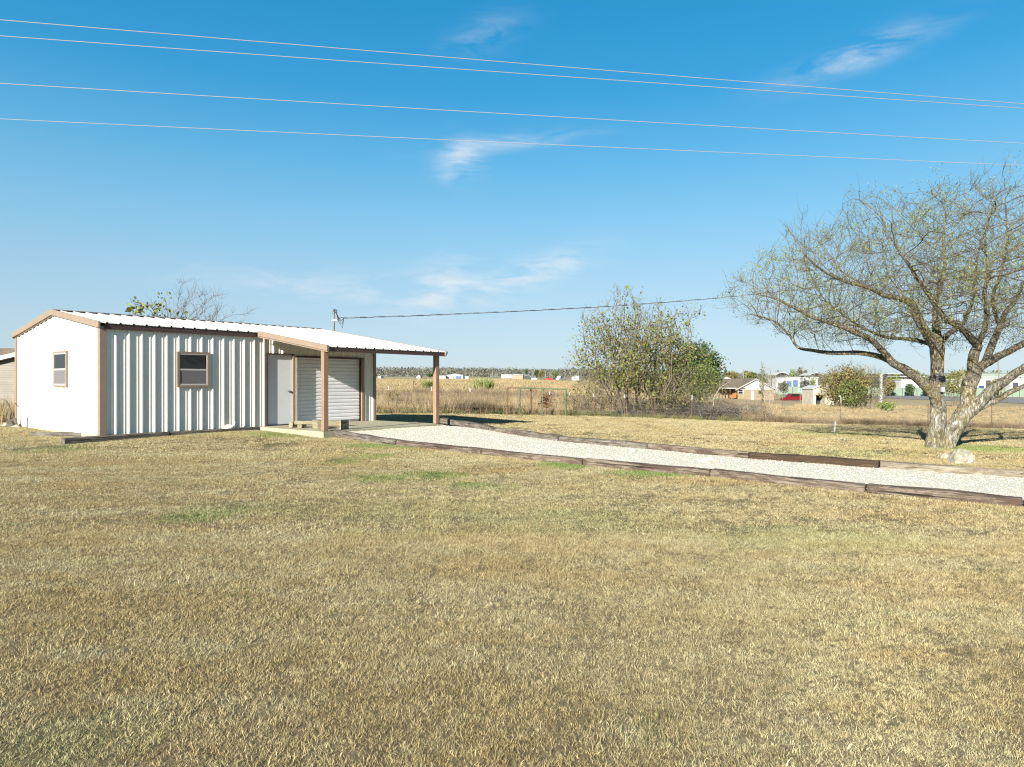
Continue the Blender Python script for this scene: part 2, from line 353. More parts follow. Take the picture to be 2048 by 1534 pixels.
M['roof_pale'] = pm('pale_blue_metal_roof', (.28, .33, .40), None, 1, .45)
M['beige'] = pm('beige_metal_wall', (.34, .29, .19), (.30, .255, .165), .3, .7)
M['charcoal'] = pm('charcoal_wall', (.055, .055, .065), None, 1, .7)
M['orange'] = pm('orange_paint', (.34, .13, .035), None, 1, .6)
M['teal'] = pm('teal_print', (.03, .30, .24), None, 1, .6)
M['oldpaint'] = pm('peeling_cream_paint', (.52, .49, .40), (.42, .37, .27), 1.3, .8, fine=(5, .3))
M['deadleaf'] = leaf_mat('rust_brown_dead_leaf', (.28, .13, .07), (.36, .20, .11), None, 1.0)

# ------------------------------------------------------------------ mesh helpers
class MB:
    def __init__(s): s.v = []; s.f = []
    def add(s, V, Fc):
        o = len(s.v); s.v += [tuple(p) for p in V]; s.f += [tuple(i + o for i in f) for f in Fc]; return s
    def box(s, x0, x1, y0, y1, z0, z1):
        V = [(x, y, z) for z in (z0, z1) for y in (y0, y1) for x in (x0, x1)]
        return s.add(V, [(0, 2, 3, 1), (4, 5, 7, 6), (0, 1, 5, 4), (2, 6, 7, 3), (0, 4, 6, 2), (1, 3, 7, 5)])
    def bar(s, a, b, w, h, up=(0, 0, 1)):              # a square bar from a to b
        a = Vector(a); b = Vector(b); d = (b - a).normalized(); u = Vector(up)
        if abs(d.dot(u)) > .95: u = Vector((0, 1, 0))
        r = d.cross(u).normalized(); u = r.cross(d).normalized()
        V = [p + r * (sx * w / 2) + u * (sz * h / 2) for p in (a, b) for sz in (-1, 1) for sx in (-1, 1)]
        return s.add(V, [(0, 2, 3, 1), (4, 5, 7, 6), (0, 1, 5, 4), (2, 6, 7, 3), (0, 4, 6, 2), (1, 3, 7, 5)])
    def tube(s, P, r, k=6):
        V, Fc = tube_np(np.array([tuple(p) for p in P], float), np.full(len(P), r, float) if np.isscalar(r) else np.array(r, float), k)
        return s.add(V.tolist(), Fc.tolist() if not isinstance(Fc, list) else Fc)
    def prism(s, poly, axis, a, b):                    # poly of 2-D points extruded along an axis
        def p3(p, t):
            return {'x': (t, p[0], p[1]), 'y': (p[0], t, p[1]), 'z': (p[0], p[1], t)}[axis]
        n = len(poly); V = [p3(p, a) for p in poly] + [p3(p, b) for p in poly]
        return s.add(V, [tuple(range(n))[::-1], tuple(range(n, 2 * n))] + [(i, (i + 1) % n, (i + 1) % n + n, i + n) for i in range(n)])
    def mesh(s, name, mat, smooth=False):
        me = bpy.data.meshes.new(name); me.from_pydata(s.v, [], s.f); me.validate(); me.update()
        if mat: me.materials.append(M[mat] if isinstance(mat, str) else mat)
        if smooth: me.polygons.foreach_set('use_smooth', [True] * len(me.polygons))
        fix_normals(me)
        return me
    def build(s, name, mat, parent=None, smooth=False, loc=None):
        return link(name, s.mesh(name, mat, smooth), parent, loc)
import bmesh
def fix_normals(me):
    bm = bmesh.new(); bm.from_mesh(me); bmesh.ops.recalc_face_normals(bm, faces=bm.faces); bm.to_mesh(me); bm.free()
def link(name, data, parent=None, loc=None):
    o = bpy.data.objects.new(name, data); COL.objects.link(o)
    if parent: o.parent = parent
    if loc is not None: o.location = loc
    return o
def tag(o, label=None, cat=None, group=None, kind=None):
    for k, v in (('label', label), ('category', cat), ('group', group), ('kind', kind)):
        if v: o[k] = v
    return o
def empty(name, loc=(0, 0, 0), rz=0.0, label=None, cat=None, group=None):
    o = bpy.data.objects.new(name, None); COL.objects.link(o); o.location = loc; o.rotation_euler = (0, 0, rz); o.empty_display_size = .2
    return tag(o, label, cat, group)
def np_mesh(name, V, Fc, mat, smooth=False, rnd=None):
    me = bpy.data.meshes.new(name); V = np.asarray(V, np.float32); Fc = np.asarray(Fc, np.int32); k = Fc.shape[1]
    me.vertices.add(len(V)); me.vertices.foreach_set('co', V.ravel())
    me.loops.add(Fc.size); me.loops.foreach_set('vertex_index', Fc.ravel())
    me.polygons.add(len(Fc)); me.polygons.foreach_set('loop_start', np.arange(0, Fc.size, k, dtype=np.int32))
    try: me.polygons.foreach_set('loop_total', np.full(len(Fc), k, np.int32))
    except Exception: pass
    if smooth: me.polygons.foreach_set('use_smooth', np.ones(len(Fc), bool))
    if rnd is not None:
        a = me.attributes.new('rnd', 'FLOAT', 'POINT'); a.data.foreach_set('value', np.asarray(rnd, np.float32))
    me.update(calc_edges=True)
    if mat: me.materials.append(M[mat])
    return me
def tube_np(P, r, k):
    n = len(P); T = np.gradient(P, axis=0) if n > 2 else np.repeat((P[1:] - P[:-1]), n, 0)[:n]
    T = T / np.maximum(np.linalg.norm(T, axis=1, keepdims=True), 1e-9)
    u = np.array([0, 0, 1.0]) if abs(T[0, 2]) < .9 else np.array([1.0, 0, 0])
    u = u - T[0] * (u @ T[0]); u /= np.linalg.norm(u); ring = []
    a = np.linspace(0, 2 * math.pi, k, endpoint=False); ca, sa = np.cos(a)[:, None], np.sin(a)[:, None]
    for i in range(n):
        u = u - T[i] * (u @ T[i]); u /= max(np.linalg.norm(u), 1e-9); w = np.cross(T[i], u)
        ring.append(P[i] + r[i] * (ca * u + sa * w))
    V = np.concatenate(ring); j = np.arange(k); j2 = (j + 1) % k
    Fc = np.concatenate([np.stack([i * k + j, i * k + j2, (i + 1) * k + j2, (i + 1) * k + j], 1) for i in range(n - 1)])
    return V, Fc
def join_tubes(strands):
    Vs, Fs, o = [], [], 0
    for P, r, k in strands:
        V, Fc = tube_np(P, r, k); Vs.append(V); Fs.append(Fc + o); o += len(V)
    return np.concatenate(Vs), np.concatenate(Fs)
def smooth_line(P, n):
    P = np.asarray(P, float); d = np.r_[0, np.cumsum(np.linalg.norm(np.diff(P[:, :3], axis=0), axis=1))]
    t = np.linspace(0, d[-1], n); out = np.empty((n, P.shape[1]))
    Q = np.vstack([2 * P[0] - P[1], P, 2 * P[-1] - P[-2]])
    for i, s in enumerate(t):
        j = min(max(np.searchsorted(d, s, 'right') - 1, 0), len(P) - 2); u = (s - d[j]) / max(d[j + 1] - d[j], 1e-9)
        a, b, c, e = Q[j], Q[j + 1], Q[j + 2], Q[j + 3]
        out[i] = .5 * (2 * b + (c - a) * u + (2 * a - 5 * b + 4 * c - e) * u * u + (3 * b - a - 3 * c + e) * u ** 3)
    return out
def rough_rock(name, r, mat, seed, sub=3, amp=.35, cut=True):
    bm = bmesh.new(); bmesh.ops.create_icosphere(bm, subdivisions=sub, radius=1.0)
    o = Vector((seed * 7.3, seed * 3.1, seed))
    for v in bm.verts:
        n = mnoise.fractal(v.co * 1.3 + o, .8, 2.0, 4); c = mnoise.cell(v.co * 1.6 + o)
        v.co *= 1 + amp * n + .12 * (c - .5)
        v.co = Vector((v.co.x * r[0], v.co.y * r[1], v.co.z * r[2]))
        if cut and v.co.z < -r[2] * .35: v.co.z = -r[2] * .35
    me = bpy.data.meshes.new(name); bm.to_mesh(me); bm.free(); me.materials.append(M[mat]); return me
#PART2
# ------------------------------------------------------------------ layout lines
SH = Vector((-9.785, 16.67, .35)); SHA = R(51.2)                 # near corner of the shed, direction of its long wall
_u = (math.cos(SHA), math.sin(SHA))
def shed_local(x, y):
    dx, dy = x - SH.x, y - SH.y
    return dx * _u[0] + dy * _u[1], -dx * _u[1] + dy * _u[0]
def shed_world(t, w, z=0.0):
    return Vector((SH.x + t * _u[0] - w * _u[1], SH.y + t * _u[1] + w * _u[0], SH.z + z))
NEAR = [gp(*p) for p in [(664, 873), (798, 891), (968, 910), (1170, 931), (1425, 954), (1735, 985), (2048, 1014)]]
FAR = [gp(*p) for p in [(884, 853), (983, 867), (1122, 886), (1300, 902), (1502, 921), (1761, 941), (2048, 961)]]
for ln in (NEAR, FAR):
    for _ in range(2):
        d = (ln[-1] - ln[-2]).normalized() * 2.55; p = ln[-1] + d; p.z = zt(p.x, p.y); ln.append(p)
FENCE = [(-34, 34.9), (-8.5, 34.5), (0, 36.0), (9, 35), (16, 34.2), (24, 33.6), (40, 33.0)]
def fence_y(x): return np.interp(x, [p[0] for p in FENCE], [p[1] for p in FENCE])
DRIVE = [(p.x, p.y) for p in NEAR] + [(p.x, p.y) for p in FAR[::-1]]
def in_poly(x, y, poly):
    c = np.zeros(np.shape(x), bool); n = len(poly)
    for i in range(n):
        x1, y1 = poly[i]; x2, y2 = poly[(i + 1) % n]
        if y1 == y2: continue
        c ^= ((y1 > y) != (y2 > y)) & (x < (x2 - x1) * (y - y1) / (y2 - y1) + x1)
    return c
TREE = gx(1882, 17.5)
GREEN = []
for px, py, hw, hh, a in [(848, 951, 44, 8, 1), (745, 958, 32, 6, .9), (692, 922, 22, 4, .9), (735, 911, 30, 4, .9), (935, 967, 22, 4, .9), (980, 976, 40, 4, .6), (380, 1029, 46, 7, .9), (15, 1055, 26, 6, .9),
                          (480, 1020, 28, 5, .7), (1130, 930, 46, 6, 1), (1330, 947, 90, 5, 1), (1265, 1006, 34, 5, .7), (1970, 1152, 36, 7, .6), (1985, 899, 110, 7, .75), (1640, 868, 90, 5, .4),
                          (1700, 905, 160, 7, .3), (780, 893, 100, 4, .7), (490, 1192, 12, 5, .8), (1300, 1452, 20, 8, .8), (920, 1455, 12, 5, .7), (560, 870, 60, 4, .6), (1760, 1218, 24, 5, .6), (140, 895, 40, 5, .6),
                          (1100, 1040, 260, 22, .22), (700, 1020, 300, 20, .22), (1600, 1075, 200, 22, .25), (100, 1480, 140, 40, .25), (1090, 905, 60, 4, .5)]:
    c = gp(px, py); GREEN.append((c.x, c.y, 1.15 * hw / F * c.y, max(.16, 1.35 * hh * c.y * c.y / (F * 1.6)), a))
def green_at(x, y):
    g = np.zeros(np.shape(x))
    for cx, cy, rx, ry, a in GREEN:
        r2 = ((x - cx) / rx) ** 2 + ((y - cy) / ry) ** 2
        g = np.maximum(g, a * np.clip(1.35 - r2, 0, 1))
    return g

# ------------------------------------------------------------------ ground
def build_ground():
    rr = np.r_[0.0, np.exp(np.linspace(math.log(.7), math.log(5200), 190))]
    aa = np.r_[np.linspace(-60, 60, 260), np.linspace(60, 300, 90)[1:-1]]; aa = np.radians(aa); k = len(aa)
    X = rr[1:, None] * np.sin(aa)[None]; Y = rr[1:, None] * np.cos(aa)[None]
    x = np.r_[0.0, X.ravel()]; y = np.r_[0.0, Y.ravel()]; z = zt(x, y)
    Fq = []
    n = len(rr) - 1; j = np.arange(k); j2 = (j + 1) % k
    for i in range(n - 1): Fq.append(np.stack([1 + i * k + j, 1 + i * k + j2, 1 + (i + 1) * k + j2, 1 + (i + 1) * k + j], 1))
    Fq = np.concatenate(Fq)[:, ::-1]
    me = np_mesh('ground', np.stack([x, y, z], 1), Fq, 'ground', True)
    cap = bmesh.new(); cap.from_mesh(me); cap.verts.ensure_lookup_table()
    for jj in range(k): cap.faces.new((cap.verts[0], cap.verts[1 + jj], cap.verts[1 + (jj + 1) % k])).smooth = True
    bmesh.ops.recalc_face_normals(cap, faces=cap.faces)
    if sum(f.normal.z for f in list(cap.faces)[:200]) < 0:
        for f in cap.faces: f.normal_flip()
    cap.to_mesh(me); cap.free()
    beyond = np.clip((y - fence_y(x)) / .5 + .5, 0, 1)
    side = np.clip((x - .30 * y) / (.02 * np.maximum(y, 10)) + .5, 0, 1)
    for nm, v in (('field', beyond), ('paddock', side), ('green', green_at(x, y))):
        a = me.attributes.new(nm, 'FLOAT', 'POINT'); a.data.foreach_set('value', v.astype(np.float32))
    tag(link('ground', me), 'dry tan lawn and open fields running to the horizon', 'ground', kind='structure')
build_ground()

def strip_surface(name, A, B, mat, lift, n=10, seg=40, crown=0.0, dz=None):
    V = []; fa = smooth_poly(A, seg); fb = smooth_poly(B, seg)
    for i in range(seg):
        for k in range(n):
            t = k / (n - 1); p = fa[i] * (1 - t) + fb[i] * t
            z = zt(p[0], p[1]) + lift + crown * math.sin(math.pi * t) + (dz(p[0], p[1]) if dz else 0)
            V.append((p[0], p[1], z))
    Fc = [(i * n + k, i * n + k + 1, (i + 1) * n + k + 1, (i + 1) * n + k) for i in range(seg - 1) for k in range(n - 1)]
    return MB().add(V, Fc).build(name, mat, smooth=True)
def smooth_poly(P, n):
    P = np.array([tuple(p)[:2] for p in P]); d = np.r_[0, np.cumsum(np.linalg.norm(np.diff(P, axis=0), axis=1))]
    s = np.linspace(0, d[-1], n); return np.stack([np.interp(s, d, P[:, 0]), np.interp(s, d, P[:, 1])], 1)
def drive_dz(x, y):
    t, w = shed_local(x, y); d = max(0.0, -w - 3.15) + max(0, t - 8.4)
    base = .35 - .05 - zt(x, y) - .045
    return max(0.0, base) * math.exp(-(d / 2.2) ** 2) + .012 * mnoise.noise(Vector((x * 2.2, y * 2.2, 0)))
_NA = [p for p in NEAR]; _FA = [p for p in FAR]
_NA[0] = shed_world(4.35, -3.16); _FA[0] = shed_world(8.40, -3.16)
_NA.insert(1, NEAR[0] * .55 + NEAR[1] * .45)
drv = strip_surface('gravel_driveway', _NA, _FA, 'gravel', .045, 12, 70, .01, drive_dz)
tag(drv, 'white crushed gravel driveway curving from the porch slab', 'driveway', kind='structure')

# ------------------------------------------------------------------ scattering of what nobody can count
def src_collection(name, meshes):
    c = bpy.data.collections.new(name)
    for i, me in enumerate(meshes): c.objects.link(bpy.data.objects.new(f'{name}_source', me))
    return c
def scatter(name, P, rz, sc, col, label, cat, green=None, nvar=4, tilt=None):
    me = bpy.data.meshes.new(name); me.vertices.add(len(P)); me.vertices.foreach_set('co', np.asarray(P, np.float32).ravel())
    def at(nm, typ, v): me.attributes.new(nm, typ, 'POINT').data.foreach_set('value', v)
    at('rz', 'FLOAT', np.asarray(rz, np.float32)); at('sc', 'FLOAT', np.asarray(sc, np.float32))
    at('vi', 'INT', rng.integers(0, nvar, len(P)).astype(np.int32))
    at('green', 'FLOAT', (np.zeros(len(P)) if green is None else green).astype(np.float32))
    at('tx', 'FLOAT', (np.zeros(len(P)) if tilt is None else tilt).astype(np.float32))
    o = link(name, me); tag(o, label, cat, kind='stuff')
    ng = bpy.data.node_groups.new(name, 'GeometryNodeTree')
    ng.interface.new_socket('Geometry', in_out='INPUT', socket_type='NodeSocketGeometry')
    ng.interface.new_socket('Geometry', in_out='OUTPUT', socket_type='NodeSocketGeometry')
    N, L = ng.nodes, ng.links
    gi = N.new('NodeGroupInput'); go = N.new('NodeGroupOutput'); iop = N.new('GeometryNodeInstanceOnPoints')
    ci = N.new('GeometryNodeCollectionInfo'); ci.inputs['Collection'].default_value = col
    ci.inputs['Separate Children'].default_value = True; ci.inputs['Reset Children'].default_value = True
    def na(nm, typ):
        n = N.new('GeometryNodeInputNamedAttribute'); n.data_type = typ; n.inputs['Name'].default_value = nm; return n.outputs[0]
    cx = N.new('ShaderNodeCombineXYZ'); L.new(na('rz', 'FLOAT'), cx.inputs[2]); L.new(na('tx', 'FLOAT'), cx.inputs[0])
    L.new(gi.outputs[0], iop.inputs['Points']); L.new(ci.outputs[0], iop.inputs['Instance'])
    iop.inputs['Pick Instance'].default_value = True; L.new(na('vi', 'INT'), iop.inputs['Instance Index'])
    L.new(cx.outputs[0], iop.inputs['Rotation']); L.new(na('sc', 'FLOAT'), iop.inputs['Scale'])
    L.new(iop.outputs[0], go.inputs[0])
    md = o.modifiers.new('scatter', 'NODES'); md.node_group = ng
    return o
def tuft(name, n, rad, l0, l1, w, lean0, lean1, mat, droop=1.4, gauss=False, clumps=0):
    a = rng.uniform(0, 2 * math.pi, n); r = rad * np.sqrt(rng.uniform(0, 1, n))
    if gauss: r = np.abs(rng.normal(0, rad * .5, n))
    B = np.stack([r * np.cos(a), r * np.sin(a), np.full(n, -.005)], 1)
    d = rng.uniform(0, 2 * math.pi, n); Ln = rng.uniform(l0, l1, n); le = np.radians(rng.uniform(lean0, lean1, n)); bright = rng.uniform(0, 1, n)
    if clumps:                                           # blades gather into little tufts with gaps between
        ca = rng.uniform(0, 2 * math.pi, clumps); cr = rad * np.sqrt(rng.uniform(0, 1, clumps)); ci = rng.integers(0, clumps, n)
        off = rng.normal(0, rad * .55 / math.sqrt(clumps), (n, 2))
        B[:, 0] = cr[ci] * np.cos(ca[ci]) + off[:, 0]; B[:, 1] = cr[ci] * np.sin(ca[ci]) + off[:, 1]
        cd = rng.uniform(0, 2 * math.pi, clumps); d = cd[ci] + rng.normal(0, 1.3, n); Ln *= rng.uniform(.7, 1.25, clumps)[ci]
        bright = np.clip(.55 * rng.uniform(0, 1, clumps)[ci] + .45 * bright, 0, 1)
    H = np.stack([np.cos(d), np.sin(d), np.zeros(n)], 1); U = np.array([0, 0, 1.0])
    mid = B + (Ln * .55)[:, None] * (np.sin(le * .6)[:, None] * H + np.cos(le * .6)[:, None] * U)
    l2 = np.minimum(le * droop, 2.0)
    tip = mid + (Ln * .5)[:, None] * (np.sin(l2)[:, None] * H + np.cos(l2)[:, None] * U)
    s = rng.uniform(0, 2 * math.pi, n); S = np.stack([np.cos(s), np.sin(s), np.zeros(n)], 1) * (w * rng.uniform(.6, 1.3, n))[:, None] / 2
    V = np.stack([B - S, B + S, mid - S * .8, mid + S * .8, tip], 1).reshape(-1, 3)
    o = np.arange(n)[:, None] * 5; T = np.concatenate([o + np.array([[0, 1, 2]]), o + np.array([[1, 3, 2]]), o + np.array([[2, 3, 4]])])
    return np_mesh(name, V, T, mat, rnd=np.repeat(bright, 5))
def field_points(n, y0, y1, half, x_off=0.0):        # uniform on the ground inside the wedge that faces +Y
    y = np.sqrt(rng.uniform(y0 * y0, y1 * y1, n)); x = rng.uniform(-1, 1, n) * (half * y + 1.2) + x_off
    return x, y
def keep_off(x, y, m=.0):
    t, w = np.vectorize(shed_local)(x, y) if False else ((x - SH.x) * _u[0] + (y - SH.y) * _u[1], -(x - SH.x) * _u[1] + (y - SH.y) * _u[0])
    k = ~((t > -.02 - m) & (t < 8.45 + m) & (w > -.02 - m) & (w < 6.0 + m))
    k &= ~((t > 4.0 - m) & (t < 8.5 + m) & (w > -3.2 - m) & (w < .1))
    k &= ~in_poly(x, y, DRIVE)
    k &= np.hypot(x - TREE.x, y - TREE.y) > .42
    return k

def build_lawn():
    def ring_ok(x, y, r):
        k = keep_off(x, y, r)
        for i in range(8): k &= keep_off(x + r * math.cos(i * .785), y + r * math.sin(i * .785), .02)
        return k
    # name, clump radius, blades, blade lengths, width, grid step, depth range
    sets = [(.30, 3900, .011, .034, .0021, .295, 1.5, 7.0, 'short dry straw coloured turf blades in the foreground'),
            (.45, 4600, .011, .036, .0031, .52, 7.0, 14.0, 'short dry turf between the foreground and the railroad ties'),
            (.80, 4200, .014, .042, .0065, .96, 14.0, 36.5, 'short dry turf from the shed and tree back to the fence')]
    edge = src_collection('turf_edge', [tuft('turf_clump', 70, .13, .014, .042, .0034, 22, 105, 'turf', 1.4) for _ in range(4)])
    EX, EY = [], []
    for rad, nb, l0, l1, w, step, y0, y1, lab in sets:
        col = src_collection('turf', [tuft('turf_patch', nb, rad, l0, l1, w, 25, 115, 'turf', 1.4, clumps=int(nb / 10)) for _ in range(4)])
        gx_, gy_ = np.meshgrid(np.arange(-34, 36, step), np.arange(y0, y1 + step, step))
        x = (gx_ + rng.uniform(-.3, .3, gx_.shape) * step).ravel(); y = (gy_ + rng.uniform(-.3, .3, gx_.shape) * step).ravel()
        k = (np.abs(x) < .82 * y + 1.6) & (y < fence_y(x) - rad * .3); x, y = x[k], y[k]
        ok = ring_ok(x, y, rad * .9)
        for a, b in zip(x[~ok], y[~ok]):
            m = int(26 * (rad / .3) ** 2); EX.append(a + rng.uniform(-1, 1, m) * rad); EY.append(b + rng.uniform(-1, 1, m) * rad)
        x, y = x[ok], y[ok]; n = len(x)
        g = np.clip(green_at(x, y) * rng.uniform(.55, 1.2, n), 0, .9)
        scatter('lawn_grass', np.stack([x, y, zt(x, y)], 1), rng.uniform(0, 6.28, n), rng.uniform(.85, 1.2, n), col, lab, 'grass', g, 4)
    # smaller clumps along the edges, and taller or greener ones dotted about
    x, y = np.concatenate(EX), np.concatenate(EY); k = keep_off(x, y, .05); x, y = x[k], y[k]
    n = len(x); s = rng.uniform(.8, 1.5, n)
    xs, ys = field_points(9000, 1.8, 24, .84); k = ring_ok(xs, ys, .1); xs, ys = xs[k], ys[k]
    lump = np.array([mnoise.noise(Vector((a * .9, b * .9, 3))) for a, b in zip(xs, ys)]) + .6 * green_at(xs, ys)
    k = lump > .12; xs, ys = xs[k], ys[k]
    x = np.r_[x, xs]; y = np.r_[y, ys]; s = np.r_[s, rng.uniform(.9, 1.4, len(xs))]; n = len(x)
    g = np.clip(green_at(x, y) * rng.uniform(.6, 1.3, n) + (rng.uniform(0, 1, n) > .985) * .8, 0, 1)
    scatter('turf_tufts', np.stack([x, y, zt(x, y)], 1), rng.uniform(0, 6.28, n), s, edge, 'small turf tufts along the edging and dotted over the lawn', 'grass', g, 4)
build_lawn()

def build_gravel_stones():
    col = src_collection('chips', [rough_rock('gravel_chip', (.0095, .008, .005), 'stone', i + 2, 1, .45, False) for i in range(6)])
    P = np.array(DRIVE); n = 70000
    x = rng.uniform(P[:, 0].min(), P[:, 0].max(), n); y = rng.uniform(P[:, 1].min(), P[:, 1].max(), n)
    k = in_poly(x, y, DRIVE); x, y = x[k], y[k]
    t, w = (x - SH.x) * _u[0] + (y - SH.y) * _u[1], -(x - SH.x) * _u[1] + (y - SH.y) * _u[0]
    k = ~((w > -3.16) & (t < 8.45)); x, y = x[k], y[k]
    dg = bpy.context.evaluated_depsgraph_get()
    z = np.array([zt_drive(a, b) for a, b in zip(x, y)])
    n = len(x); s = np.exp(rng.normal(0, .35, n)) * .95
    scatter('gravel_stones', np.stack([x, y, z + .0005], 1), rng.uniform(0, 6.28, n), s, col, 'loose white limestone chips covering the driveway', 'gravel', None, 6, rng.uniform(0, 6.28, n))
def make_drive_lookup():
    me = drv.data; V = np.empty(len(me.vertices) * 3); me.vertices.foreach_get('co', V); V = V.reshape(-1, 3)
    from mathutils.bvhtree import BVHTree
    t = BVHTree.FromPolygons([tuple(v) for v in V], [tuple(p.vertices) for p in me.polygons])
    def f(x, y):
        h = t.ray_cast(Vector((x, y, 5)), Vector((0, 0, -1)))
        return h[0].z if h[0] is not None else zt(x, y) + .03
    return f
zt_drive = make_drive_lookup()
build_gravel_stones()

# ------------------------------------------------------------------ shed
PITCH, RIDGE, HALF, LEN, WID = .158, 3.15, 2.98, 8.30, 5.96
def roof_z(w): return RIDGE - PITCH * abs(HALF - w)
RIB = [(-.038, 0), (-.013, .032), (.013, .032), (.038, 0), (.088, 0), (.096, .006), (.112, .006), (.120, 0), (.185, 0), (.193, .006), (.209, .006), (.217, 0)]
def rib_profile(a, b, per=.305, phase=.02):
    pts = [(a, None), (b, None)]; out = []
    k0 = int((a - phase) / per) - 2; k1 = int((b - phase) / per) + 2
    for k in range(k0, k1):
        for s, h in RIB: out.append((phase + k * per + s, h))
    xs = np.array([p[0] for p in out]); hs = np.array([p[1] for p in out])
    o = np.argsort(xs); xs, hs = xs[o], hs[o]
    ins = (xs > a + 1e-4) & (xs < b - 1e-4)
    return [(a, float(np.interp(a, xs, hs)))] + list(zip(xs[ins], hs[ins])) + [(b, float(np.interp(b, xs, hs)))]
def wall_sheet(mb, a, b, z0, z1, place, rows=1):
    pr = rib_profile(a, b); V = []; n = len(pr)
    for x, h in pr:
        top = z1(x) if callable(z1) else z1
        for k in range(rows + 1): V.append(place(x, h, z0 + (top - z0) * k / rows))
    r = rows + 1
    mb.add(V, [(i * r + k, (i + 1) * r + k, (i + 1) * r + k + 1, i * r + k + 1) for i in range(n - 1) for k in range(rows)])
def shell(mb):                                          # thin steel: give the sheet a back
    return mb
shed = empty('metal_shed', SH, SHA, 'white ribbed metal shed with tan trim and a front porch roof', 'shed')
DOOR = (4.40, 5.235, 2.055); ROLL = (5.37, 7.80, 2.02)
EAVE = 2.56
fr = MB(); P_front = lambda x, h, z: (x, -h, z)
for a, b, z0, z1 in [(.10, DOOR[0] - .03, 0, EAVE), (DOOR[0] - .03, DOOR[1] + .03, DOOR[2] + .04, EAVE), (DOOR[1] + .03, ROLL[0], 0, EAVE), (ROLL[0], ROLL[1], ROLL[2], EAVE), (ROLL[1], LEN - .02, 0, EAVE)]:
    wall_sheet(fr, a, b, z0, z1, P_front)
fr.build('front_wall', 'wall', shed)
gb = MB(); wall_sheet(gb, .02, WID - .02, -.03, lambda y: roof_z(y) - .10, lambda y, h, z: (-h, y, z)); gb.build('gable_wall', 'wall', shed)
rb = MB(); wall_sheet(rb, .02, WID - .02, 0, lambda y: roof_z(y) - .10, lambda y, h, z: (LEN + h, y, z)); rb.build('far_gable_wall', 'wall', shed)
bk = MB(); wall_sheet(bk, .0, LEN, 0, EAVE, lambda x, h, z: (x, WID + h, z)); bk.build('back_wall', 'wall', shed)
MB().box(-.03, LEN + .03, -.02, WID + .03, -.30, -.004).build('foundation', 'concrete', shed)
# reveals behind the openings
MB().box(ROLL[0], ROLL[0] + .004, .002, .20, 0, ROLL[2]).box(ROLL[0], ROLL[1], .002, .20, ROLL[2] - .02, ROLL[2]).build('roll_door_reveal', 'brown', shed)
# corner trims
for nm, (x0, x1, y0, y1) in (('corner_trim', (-.045, -.036, -.045, .11)), ('corner_trim', (-.036, .10, -.045, -.036)), ('corner_trim', (-.045, -.036, WID - .11, WID + .045)),
                             ('corner_trim', (LEN - .03, LEN + .06, -.075, -.036)), ('corner_trim', (LEN + .036, LEN + .06, -.036, .11))):
    MB().box(x0, x1, y0, y1, -.03 if x0 < 1 else 0, EAVE + (.04 if 'c' in nm else 0)).build(nm, 'tan', shed)
# roof sheets: main front slope with the porch running on from it, and back slope
def roof_sheet(mb, x0, x1, w0, w1, lift=0.0):
    pr = rib_profile(x0, x1, .305, .10); V = []
    for x, h in pr: V += [(x, w0, roof_z(w0) + h + lift), (x, w1, roof_z(w1) + h + lift)]
    top = [(2 * i, 2 * i + 2, 2 * i + 3, 2 * i + 1) for i in range(len(pr) - 1)]
    n = len(V); V += [(a, b, c - .006) for a, b, c in V]
    bot = [tuple(j + n for j in f[::-1]) for f in top]
    m = len(pr) - 1
    edge = [(2 * i, 2 * i + n, 2 * i + 2 + n, 2 * i + 2) for i in range(m)] + [(2 * i + 1, 2 * i + 3, 2 * i + 3 + n, 2 * i + 1 + n) for i in range(m)] + [(0, 1, 1 + n, n), (2 * m, 2 * m + n, 2 * m + 1 + n, 2 * m + 1)]
    mb.add(V, top + bot + edge)
r1 = MB(); roof_sheet(r1, -.06, 4.10, -.09, HALF - .02); rf = r1.build('roof', 'roofm', shed)
r2 = MB(); roof_sheet(r2, 4.10, LEN + .015, -3.28, HALF - .02); r2.build('porch_roof', 'roofm', shed)
r3 = MB(); roof_sheet(r3, -.06, LEN + .015, HALF + .02, WID + .09); r3.build('back_roof', 'roofm', shed)
cap = MB(); cz = RIDGE + .040
for s in (-1, 1):
    cap.add([(-.085, HALF, cz), (LEN + .05, HALF, cz), (LEN + .05, HALF + s * .17, cz - .17 * PITCH), (-.085, HALF + s * .17, cz - .17 * PITCH),
             (-.085, HALF, cz - .005), (LEN + .05, HALF, cz - .005), (LEN + .05, HALF + s * .17, cz - .005 - .17 * PITCH), (-.085, HALF + s * .17, cz - .005 - .17 * PITCH)],
            [(0, 1, 2, 3), (4, 7, 6, 5), (0, 4, 5, 1), (1, 5, 6, 2), (2, 6, 7, 3), (3, 7, 4, 0)])
cap.build('ridge_cap', 'tan', shed)
def rake(mb, x0, x1, w0, w1, up, dn):                     # sloping board that follows the roof
    V = [(x, w, roof_z(w) + d) for x in (x0, x1) for w in (w0, w1) for d in (-dn, up)]
    mb.add(V, [(0, 1, 3, 2), (4, 6, 7, 5), (0, 4, 5, 1), (2, 3, 7, 6), (1, 5, 7, 3), (0, 2, 6, 4)])
for w0, w1 in ((-.12, HALF), (HALF, WID + .12)):
    m_ = MB(); rake(m_, -.105, -.062, w0, w1, .036, .115); m_.build('rake_trim', 'tan', shed)
    m_ = MB(); rake(m_, -.062, -.034, w0 + .02 if w0 < 1 else w0, w1 if w0 < 1 else w1 - .02, -.085, .135); m_.build('rake_flashing', 'tan', shed)
m_ = MB(); rake(m_, LEN + .018, LEN + .048, -3.30, HALF, .038, .10); m_.build('rake_trim', 'tan', shed)
